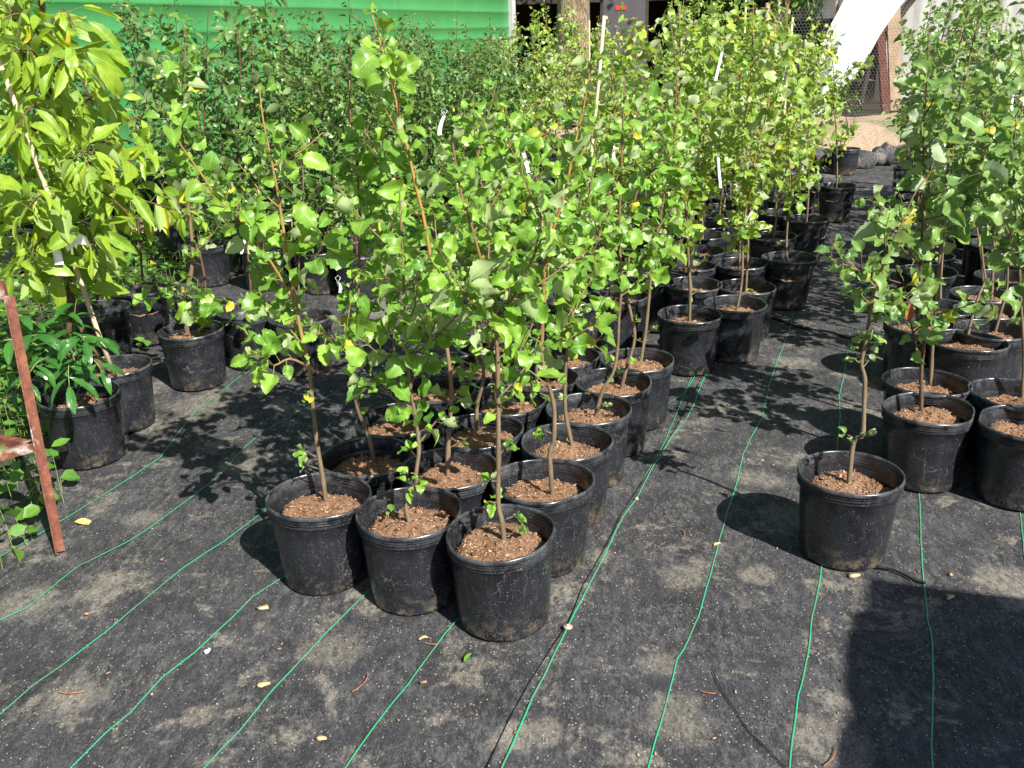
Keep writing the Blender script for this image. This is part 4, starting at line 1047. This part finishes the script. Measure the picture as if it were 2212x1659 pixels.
# thin black drip tubes
def tubeline(pts, rad, label):
    P = smooth([gp(*p)+Vector((0, 0, .005)) for p in pts], 4); m = MB(); m.tube(P, rad, 6)
    tag(link('drip_tube', m.mesh('drip_tube', [M_BLACK])), label, 'drip tube', 'thin black drip tubes on the cloth')
tubeline([(1540, 1455), (1562, 1500), (1590, 1540), (1615, 1580), (1650, 1615), (1700, 1665)], .0011, 'thin black line curving down the cloth at bottom right')
tubeline([(1893, 1228), (1925, 1233), (1955, 1245), (1975, 1256), (2000, 1262)], .004, 'short black crease of tubing right of the lone pot')
tubeline([(1660, 685), (1700, 700), (1740, 712), (1790, 718), (1840, 735)], .007, 'black hose crossing the aisle cloth')

# ---------------------------------------------------------------- trailer
Yend = 17.0; corner_ = atY(1103, 88, Yend); dirT = Vector((-HX*1.0, -HY*1.0, 0)).normalized()
ang = math.atan2(dirT.y, dirT.x)
nT = Vector((HY, -HX, 0))                    # outward side facing the nursery
tr = empty('green_trailer', (corner_.x, corner_.y, 0), 0, 'long green ribbed metal trailer standing behind the pear rows', 'trailer')
LEN, Z0, Z1 = 14.5, .45, 3.7
def pw(s, off, z): return dirT*s + nT*off + Vector((0, 0, z))
prof = [(0, Z0)]
RIBS = [.62, .92, 1.17, 1.26, 1.46, 1.62, 1.86, 2.12, 2.36, 2.62, 2.9, 3.15]
for z in RIBS:
    g_ = .35 if z in (1.17, 1.26) else 1
    prof += [(0, z-.028*g_), (.006*g_, z-.022*g_), (.010*g_, z-.008*g_), (.009*g_, z+.006*g_), (.004*g_, z+.024*g_), (0, z+.036*g_)]
prof += [(0, Z1)]
m = MB(); vs = []; nS = 30
for i in range(nS+1):
    s = LEN*i/nS
    for (o_, z) in prof: vs.append(tuple(pw(s, o_ + .006*math.sin(s*2.3+z*3), z)))
k = len(prof)
m.add(vs, [(i*k+j, (i+1)*k+j, (i+1)*k+j+1, i*k+j+1) for i in range(nS) for j in range(k-1)])
link('side_wall', m.mesh('side_wall', [M_TRAILER]), tr)
m = MB()
vs = [tuple(pw(s, o_, z)) for z in (Z0, Z1-.01) for s, o_ in ((.03, -.03), (LEN-.02, -.03), (LEN-.02, -2.4), (.03, -2.4))]
m.add(vs, [(3, 2, 1, 0), (4, 5, 6, 7), (0, 1, 5, 4), (1, 2, 6, 5), (2, 3, 7, 6), (3, 0, 4, 7)]); link('body', m.mesh('body', [M_TRAILER], False), tr)
for s in (-.03, LEN+.03):
    m = MB(); m.bar(pw(s, -.02, Z0-.02), pw(s, -.02, Z1+.03), .17, .17, upv=tuple(dirT)); link('corner_post', m.mesh('corner_post', [M_GREY], False), tr)
m = MB(); m.bar(pw(0, .02, Z1+.03), pw(LEN, .02, Z1+.03), .1, .12); link('roof_rail', m.mesh('roof_rail', [M_GREY], False), tr)
for s in (3.0, 4.1, 11.5):
    m = MB(); n = 20
    vs = []
    for o_ in (-.25, -.05):
        for rr in (.18, .42):
            for j in range(n): q = 2*math.pi*j/n; vs.append(tuple(pw(s+rr*math.cos(q), o_, .42+rr*math.sin(q))))
    R4 = lambda a_, j: a_*n + j % n
    m.add(vs, [(R4(0, j), R4(0, j+1), R4(1, j+1), R4(1, j)) for j in range(n)] + [(R4(2, j), R4(3, j), R4(3, j+1), R4(2, j+1)) for j in range(n)] + [(R4(1, j), R4(1, j+1), R4(3, j+1), R4(3, j)) for j in range(n)] + [(R4(0, j), R4(2, j), R4(2, j+1), R4(0, j+1)) for j in range(n)])
    link('wheel', m.mesh('wheel', [M_BLACK]), tr)

# ---------------------------------------------------------------- open shed, door panel, old tree
sh_ = empty('open_shed', (4.5, 24, 0), 0, 'dark open-fronted shed behind the old tree', 'shed')
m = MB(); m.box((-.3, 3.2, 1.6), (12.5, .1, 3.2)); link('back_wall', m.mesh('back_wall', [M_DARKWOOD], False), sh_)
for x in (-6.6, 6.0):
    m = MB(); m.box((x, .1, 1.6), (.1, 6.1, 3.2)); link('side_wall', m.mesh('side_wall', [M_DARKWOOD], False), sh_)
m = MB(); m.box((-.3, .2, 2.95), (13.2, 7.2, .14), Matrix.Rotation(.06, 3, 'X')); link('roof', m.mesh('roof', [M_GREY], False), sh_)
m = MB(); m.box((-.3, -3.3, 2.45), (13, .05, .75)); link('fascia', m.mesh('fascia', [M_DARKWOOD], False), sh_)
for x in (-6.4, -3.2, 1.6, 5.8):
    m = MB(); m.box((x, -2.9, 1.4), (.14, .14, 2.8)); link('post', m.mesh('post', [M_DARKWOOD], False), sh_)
a = atY(1303, 100, 18.5); b = atY(1392, 100, 18.5)
dp = empty('door_panel', ((a.x+b.x)/2, 18.5, 0), 0, 'grey door panel with a short red tape strip right of the old tree', 'door')
wd_ = b.x-a.x
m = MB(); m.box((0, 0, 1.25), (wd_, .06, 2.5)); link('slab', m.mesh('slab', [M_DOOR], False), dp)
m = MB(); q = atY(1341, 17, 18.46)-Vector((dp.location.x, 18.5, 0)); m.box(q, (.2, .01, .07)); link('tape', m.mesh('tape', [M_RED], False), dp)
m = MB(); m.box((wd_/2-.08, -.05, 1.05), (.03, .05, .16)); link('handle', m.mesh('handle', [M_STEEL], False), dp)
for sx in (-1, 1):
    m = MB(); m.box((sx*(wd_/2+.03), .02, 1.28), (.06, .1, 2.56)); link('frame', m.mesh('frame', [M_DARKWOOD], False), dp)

def big_tree(x, y, rad, h, label, crown_r, crown_z, seed, name='shade_tree', mat=M_TREE, n=5200, bark=M_BIGBARK, leaf=.16, cols=()):
    r = random.Random(seed); rt = empty(name, (x, y, 0), 0, label, 'tree'); m = MB(); nn = 28; vs = []
    K = 26
    for i in range(K+1):
        t = i/K; z = h*t; rr = rad*(1-.55*t) + rad*.5*math.exp(-z*2.2)
        for j in range(nn):
            a_ = 2*math.pi*j/nn; q = rr*(1+.05*math.sin(5*a_+t*3)+.03*math.sin(11*a_-t*9)+r.gauss(0, .012)); vs.append((q*math.cos(a_)+.1*math.sin(t*3), q*math.sin(a_), z))
    m.add(vs, [(i*nn+j, i*nn+(j+1) % nn, (i+1)*nn+(j+1) % nn, (i+1)*nn+j) for i in range(K) for j in range(nn)])
    ends = []
    for b_ in range(9):
        a_ = b_*.7*2+r.random(); z = h*r.uniform(.6, .98); p = Vector((0, 0, z)); e = Vector((math.cos(a_)*crown_r*r.uniform(.4, .9), math.sin(a_)*crown_r*r.uniform(.4, .9), crown_z+r.uniform(-.5, 1)*crown_r*.7))
        m.tube([p, p.lerp(e, .5)+Vector((0, 0, -.2)), e], [rad*.28, rad*.16, rad*.05], 7); ends.append(e)
    link('trunk', m.mesh('trunk', [bark]), rt); lf = MB()
    cl = [e + rvec(r)*crown_r*.22 for e in ends for _ in range(4)] + [Vector((0, 0, crown_z))+rvec(r)*crown_r*.45 for _ in range(14)]
    for _ in range(n):
        c0 = r.choice(cl); p = c0 + rvec(r)*crown_r*.13
        put_leaf(lf, POOL['weed'], p, rvec(r)+Vector((0, 0, -.3)), Vector((0, 0, 1))+rvec(r)*.7, leaf*r.uniform(.6, 1.3), r)
    link('crown', lf.mesh('crown', [mat, M_PET]), rt); return rt
a = atY(1188, 100, 16.5); b = atY(1276, 100, 16.5)
big_tree((a.x+b.x)/2, 16.8, (b.x-a.x)/2*.93, 7, 'thick old tree trunk with furrowed bark beside the trailer end', 3.2, 8, 21, n=5000)

# cedar with hanging sprays
def cedar(x, y, h, rad, label, seed, n=3600, low=.5, name='cedar_tree'):
    r = random.Random(seed); rt = empty(name, (x, y, 0), 0, label, 'tree', None); m = MB()
    m.tube([(0, 0, 0), (.03, 0, h*.4), (0, .04, h*.75), (0, 0, h)], [.2, .15, .09, .02], 8); lf = MB()
    for b_ in range(int(n/42)):
        t = r.random()**.8; z = low + (h-low)*t; a_ = r.uniform(0, 6.28); ln = rad*(1-t*.85)*r.uniform(.6, 1.05)
        p0 = Vector((0, 0, z)); e = Vector((math.cos(a_)*ln, math.sin(a_)*ln, z-ln*.22)); mid = p0.lerp(e, .5)+Vector((0, 0, .1*ln))
        P = smooth([p0, mid, e], 4); m.tube(P, [.022*(1-.8*i/(len(P)-1)) for i in range(len(P))], 4)
        for _ in range(42):
            i = r.randint(len(P)//3, len(P)-1); q = P[i]+rvec(r)*.10
            put_leaf(lf, POOL['elder'], q, Vector((r.gauss(0, .5)+math.cos(a_)*.4, r.gauss(0, .5)+math.sin(a_)*.4, -1.0)), Vector((math.cos(a_), math.sin(a_), .5))+rvec(r)*.5, r.uniform(.12, .3), r)
    link('trunk', m.mesh('trunk', [M_BIGBARK]), rt); link('crown', lf.mesh('crown', [M_CEDAR, M_PET]), rt); return rt
p = atY(1690, 60, 19.5); cedar(p.x, 19.8, 6.5, 1.9, 'drooping dark cedar left of the white sheet', 31, 5200)
p = atY(1590, 60, 20.5); cedar(p.x, 21.2, 6.0, 1.5, 'second cedar farther back beside the shed', 32, 3600)
for i, (x, y, h) in enumerate([(-9, 33, 10), (-4, 34, 12), (1, 36, 11), (6, 35, 12), (11, 34, 11), (16, 34, 12), (21, 32, 11), (27, 30, 10), (-15, 30, 11), (-20, 26, 10)]):
    o = cedar(x, y, h, 3.2, 'tall dark conifer closing the view behind the shed and greenhouse', 60+i, 1900, .2, 'conifer_tree'); o['group'] = 'conifers closing the view'

# ---------------------------------------------------------------- greenhouse at the upper right
YG = 16.0
O3 = atY(2000, 200, YG); gh = empty('greenhouse', (O3.x, YG, 0), 0, 'plastic-covered hoop greenhouse with grey film wall and brown end post', 'greenhouse')
def gl(px, py, dy=0): q = atY(px, py, YG+dy); return q - Vector((O3.x, YG, 0))
# end wall film, draped in vertical folds
m = MB(); vs = []; nx, nz = 120, 14
x0, x1 = gl(1912, 100).x, gl(1912, 100).x + 7.0
for j in range(nz+1):
    z = .25 + (4.1-.25)*j/nz
    for i in range(nx+1):
        x = x0 + (x1-x0)*i/nx; vs.append((x, .25 + .035*math.sin(x*9+.5*math.sin(z*1.2))+.02*math.sin(x*23+z)+.03*math.sin(x*3.1), z))
m.add(vs, [(j*(nx+1)+i, j*(nx+1)+i+1, (j+1)*(nx+1)+i+1, (j+1)*(nx+1)+i) for j in range(nz) for i in range(nx)])
link('film_wall', m.mesh('film_wall', [M_FILM2]), gh)
m = MB(); cx = (x0+x1)/2; rr = (x1-x0)/2+.1
vs = []
for j in range(25):
    q = math.pi*j/24
    for yy in (.3, 9): vs.append((cx-rr*math.cos(q), yy, 1.6+2.4*math.sin(q)))
m.add(vs, [(2*j, 2*j+1, 2*j+3, 2*j+2) for j in range(24)]); link('roof_film', m.mesh('roof_film', [M_FILM]), gh)
m = MB(); a = gl(1947, 205); b = gl(1905, 40); 
m.add([tuple(v_) for dy in (0, .06) for v_ in (Vector((gl(1928, 205).x, dy, .1)), Vector((gl(1950, 205).x, dy, .1)), Vector((gl(1934, 40).x, dy, gl(1934, -60).z)), Vector((gl(1903, 40).x, dy, gl(1903, -60).z)))],
      [(0, 1, 2, 3), (7, 6, 5, 4), (0, 4, 5, 1), (1, 5, 6, 2), (2, 6, 7, 3), (3, 7, 4, 0)]); link('post', m.mesh('post', [M_POST], False), gh)
m = MB(); m.bar(Vector((gl(1917, 210).x, -.02, .05)), Vector((gl(1899, 60).x, -.02, gl(1899, 60).z)), .13, .08, upv=(0, 1, 0)); link('post', m.mesh('post', [M_POSTRED], False), gh)
m = MB(); P = smooth([Vector((gl(1860, 240).x, .1, .1)), Vector((gl(1885, 140).x, .1, gl(1885, 140).z)), Vector((gl(1935, 55).x, .1, gl(1935, 55).z)), Vector((gl(2000, -30).x, .1, gl(2000, -30).z))], 5); m.tube(P, .05, 8); link('hoop', m.mesh('hoop', [M_DARKWOOD]), gh)
# white sheet swept aside
left = [(1850, -70), (1827, 0), (1797, 58), (1781, 94), (1771, 131), (1766, 170), (1762, 211), (1756, 246)]
right = [(2030, -80), (1954, 0), (1928, 30), (1895, 77), (1872, 122), (1844, 164), (1806, 201), (1763, 252)]
Ls = smooth([gl(*q, -.35) for q in left], 4); Rs = smooth([gl(*q, -.35) for q in right], 4)
m = MB(); vs = []; nn = 16
for th_ in (0, .012):
    for i, (a, b) in enumerate(zip(Ls, Rs)):
        for j in range(nn+1):
            t = j/nn; p = a.lerp(b, t); vs.append((p.x, p.y + .09*math.sin(t*9+i*.12)+.05*math.sin(t*21+i*.3)+th_, p.z))
K = len(Ls)*(nn+1)
fs = [(i*(nn+1)+j, i*(nn+1)+j+1, (i+1)*(nn+1)+j+1, (i+1)*(nn+1)+j) for i in range(len(Ls)-1) for j in range(nn)]
fs += [tuple(K+x for x in f_[::-1]) for f_ in fs]
m.add(vs, fs); tag(link('white_sheet', m.mesh('white_sheet', [M_FILM]), None, tuple(gh.location)), 'white plastic sheet swept down diagonally from the greenhouse door', 'plastic sheet')
# chicken wire
m = MB(); hs = .032; xw0, xw1 = gl(1640, 150).x, gl(1960, 150).x; s3 = hs*math.sqrt(3)/2
nxw = int((xw1-xw0)/(2*s3)); nzw = int(1.75/(hs*1.5))
for j in range(nzw):
    for i in range(nxw):
        cx_ = xw0 + (2*i + (j % 2))*s3; cz = .05 + j*hs*1.5
        P = [Vector((cx_ + hs*math.sin(math.pi*k2/3)*1.0, -.15+.05*math.sin(cx_*2), cz + hs*math.cos(math.pi*k2/3))) for k2 in range(4)]
        for a, b in zip(P, P[1:]): m.bar(a, b, .0022, .0022, upv=(0, 1, 0))
wf = empty('wire_fence', tuple(gh.location), 0, 'chicken wire fence running from the cedars to the greenhouse post', 'fence')
link('wire_mesh', m.mesh('wire_mesh', [M_WIRE], False), wf)
for px in (1645, 1790):
    m = MB(); x_ = gl(px, 150).x; m.tube([(x_, -.12, 0), (x_, -.12, 1.85)], .035, 8); link('post', m.mesh('post', [M_POST]), wf)

# earth mound and rolled cloth at the aisle end
m = MB(); g0 = gp(1850, 300); vs, fs = grid(-3.2, 3.4, -2.6, 2.4, .12, lambda x, y: -.06 + .32*math.exp(-(x/2.0)**4-(y/1.6)**4)*(1+.15*math.sin(5*x)*math.cos(4*y))); m.add(vs, fs)
tag(link('ground', m.mesh('earth_mound', [M_GROUND]), None, (g0.x, g0.y, 0)), 'low tan earth bank at the end of the aisle', 'ground', kind='structure')
m = MB(); A = gp(1745, 372); B = gp(1960, 352); N = 24; P = []
for i in range(N+1):
    t = i/N; q = A.lerp(B, t); P.append(q+Vector((0, .06*math.sin(t*11), .10+.035*math.sin(t*7+1))))
m.tube(P, [.10+.03*math.sin(i*1.1)+.02*math.sin(i*2.7) for i in range(N+1)], 12)
tag(link('cloth_roll', m.mesh('cloth_roll', [M_FABRIC])), 'crumpled roll of black cloth along the foot of the tan bank', 'cloth roll')
# small dark shrub by the aisle end
c = gp(1822, 375); rt = empty('potted_young_shrub', (c.x, c.y, 0), 0, 'thin dark twin-stemmed shrub in front of the tan bank', 'potted shrub'); set_pot(rt, 1, far=True)
wd, lf = variant(777, 1.15, 'pear', .04, .022, 9, M_PEAR, M_BARKDK, .5, (.1, .22), two=True); link('trunk', wd, rt); link('crown', lf, rt)
# red tubs far behind
for (px, py, yy, lab) in [(1068, 275, 11.6, 'red tub glimpsed through leaves left of the tall stake'), (1156, 265, 12.2, 'second red tub partly seen left of the tall pale stake')]:
    p = atY(px, py, yy); rt = empty('red_tub', (p.x, yy, p.z-.33), 0, lab, 'tub', 'red tubs behind the saplings'); rt.location.z = 0
    m = MB(); h_ = p.z+.1; m.lathe([(.001, 0), (.13, 0), (.17, h_*.9), (.185, h_*.9), (.185, h_), (.17, h_), (.165, h_*.92), (.125, .03), (.001, .03)], 28); link('bucket', m.mesh('bucket', [M_RED]), rt)
    m = MB(); m.tube([(.18*math.cos(q_), .0, h_ + .12*math.sin(q_)) for q_ in [math.pi*k_/8 for k_ in range(9)]], .005, 6); link('handle', m.mesh('handle', [M_STEEL]), rt)

# ---------------------------------------------------------------- unseen stand-in outside the frame, added and shaped to cast the lower right shadow
def back(px, py, dist):                      # climb from a shadow point towards the sun until horizontal distance is used up
    g = gp(px, py); return g, g + sun_dir*(dist/math.hypot(sun_dir.x, sun_dir.y))
nrm = Vector((SUNH.y*-1, SUNH.x, 0))         # horizontal, across the light
outline = [(1803, 1720), (1805, 1659), (1803, 1610), (1815, 1570), (1838, 1540), (1826, 1510), (1821, 1470), (1825, 1400), (1840, 1318), (1872, 1320), (1875, 1247), (2000, 1265), (2110, 1278), (2212, 1290), (2330, 1310), (2420, 1400)]
base = gp(1803, 1659) + SUNH*2.0
pts = []
for q in outline:
    g = gp(*q); s = (base-g).dot(SUNH); P_ = g + sun_dir*(s/math.hypot(sun_dir.x, sun_dir.y)); pts.append(P_)
org = Vector((base.x, base.y, 0)); A2 = [((p-org).dot(nrm), p.z) for p in pts]
m = MB(); vs = []
for off in (0, .5):
    for (u_, z_) in A2: q = org + nrm*u_ + SUNH*off; vs.append((q.x, q.y, z_))
    for (u_, z_) in A2: q = org + nrm*u_ + SUNH*off; vs.append((q.x, q.y, .30))
n = len(A2); fs = []
for i in range(n-1):
    fs += [(i, i+1, n+i+1, n+i), (2*n+i, 3*n+i, 3*n+i+1, 2*n+i+1), (i, 2*n+i, 2*n+i+1, i+1), (n+i, n+i+1, 3*n+i+1, 3*n+i)]
fs += [(0, n, 3*n, 2*n), (n-1, 3*n-1, 4*n-1, 2*n-1)]
m.add(vs, fs)
ct = empty('shadow_caster', (0, 0, 0), 0, 'unseen stand-in block beyond the right edge, added to cast the shadow on the cloth', 'shadow caster')
link('shadow_block', m.mesh('shadow_block', [M_GREY], False), ct)  # added block, its silhouette traced back from the shadow outline
us = [a_[0] for a_ in A2]
for u_ in (min(us)+.25, max(us)-.25):
    for off in (.05, .45):
        q = org + nrm*u_ + SUNH*off; m = MB()
        m.tube([q+Vector((0, 0, .16))-SUNH*.03, q+Vector((0, 0, .16))+SUNH*.03], .16, 8); link('wheel', m.mesh('wheel', [M_BLACK]), ct)  # wheels made up to carry the shadow-casting block
print('objects', len(col.objects), 'taken', len(taken))
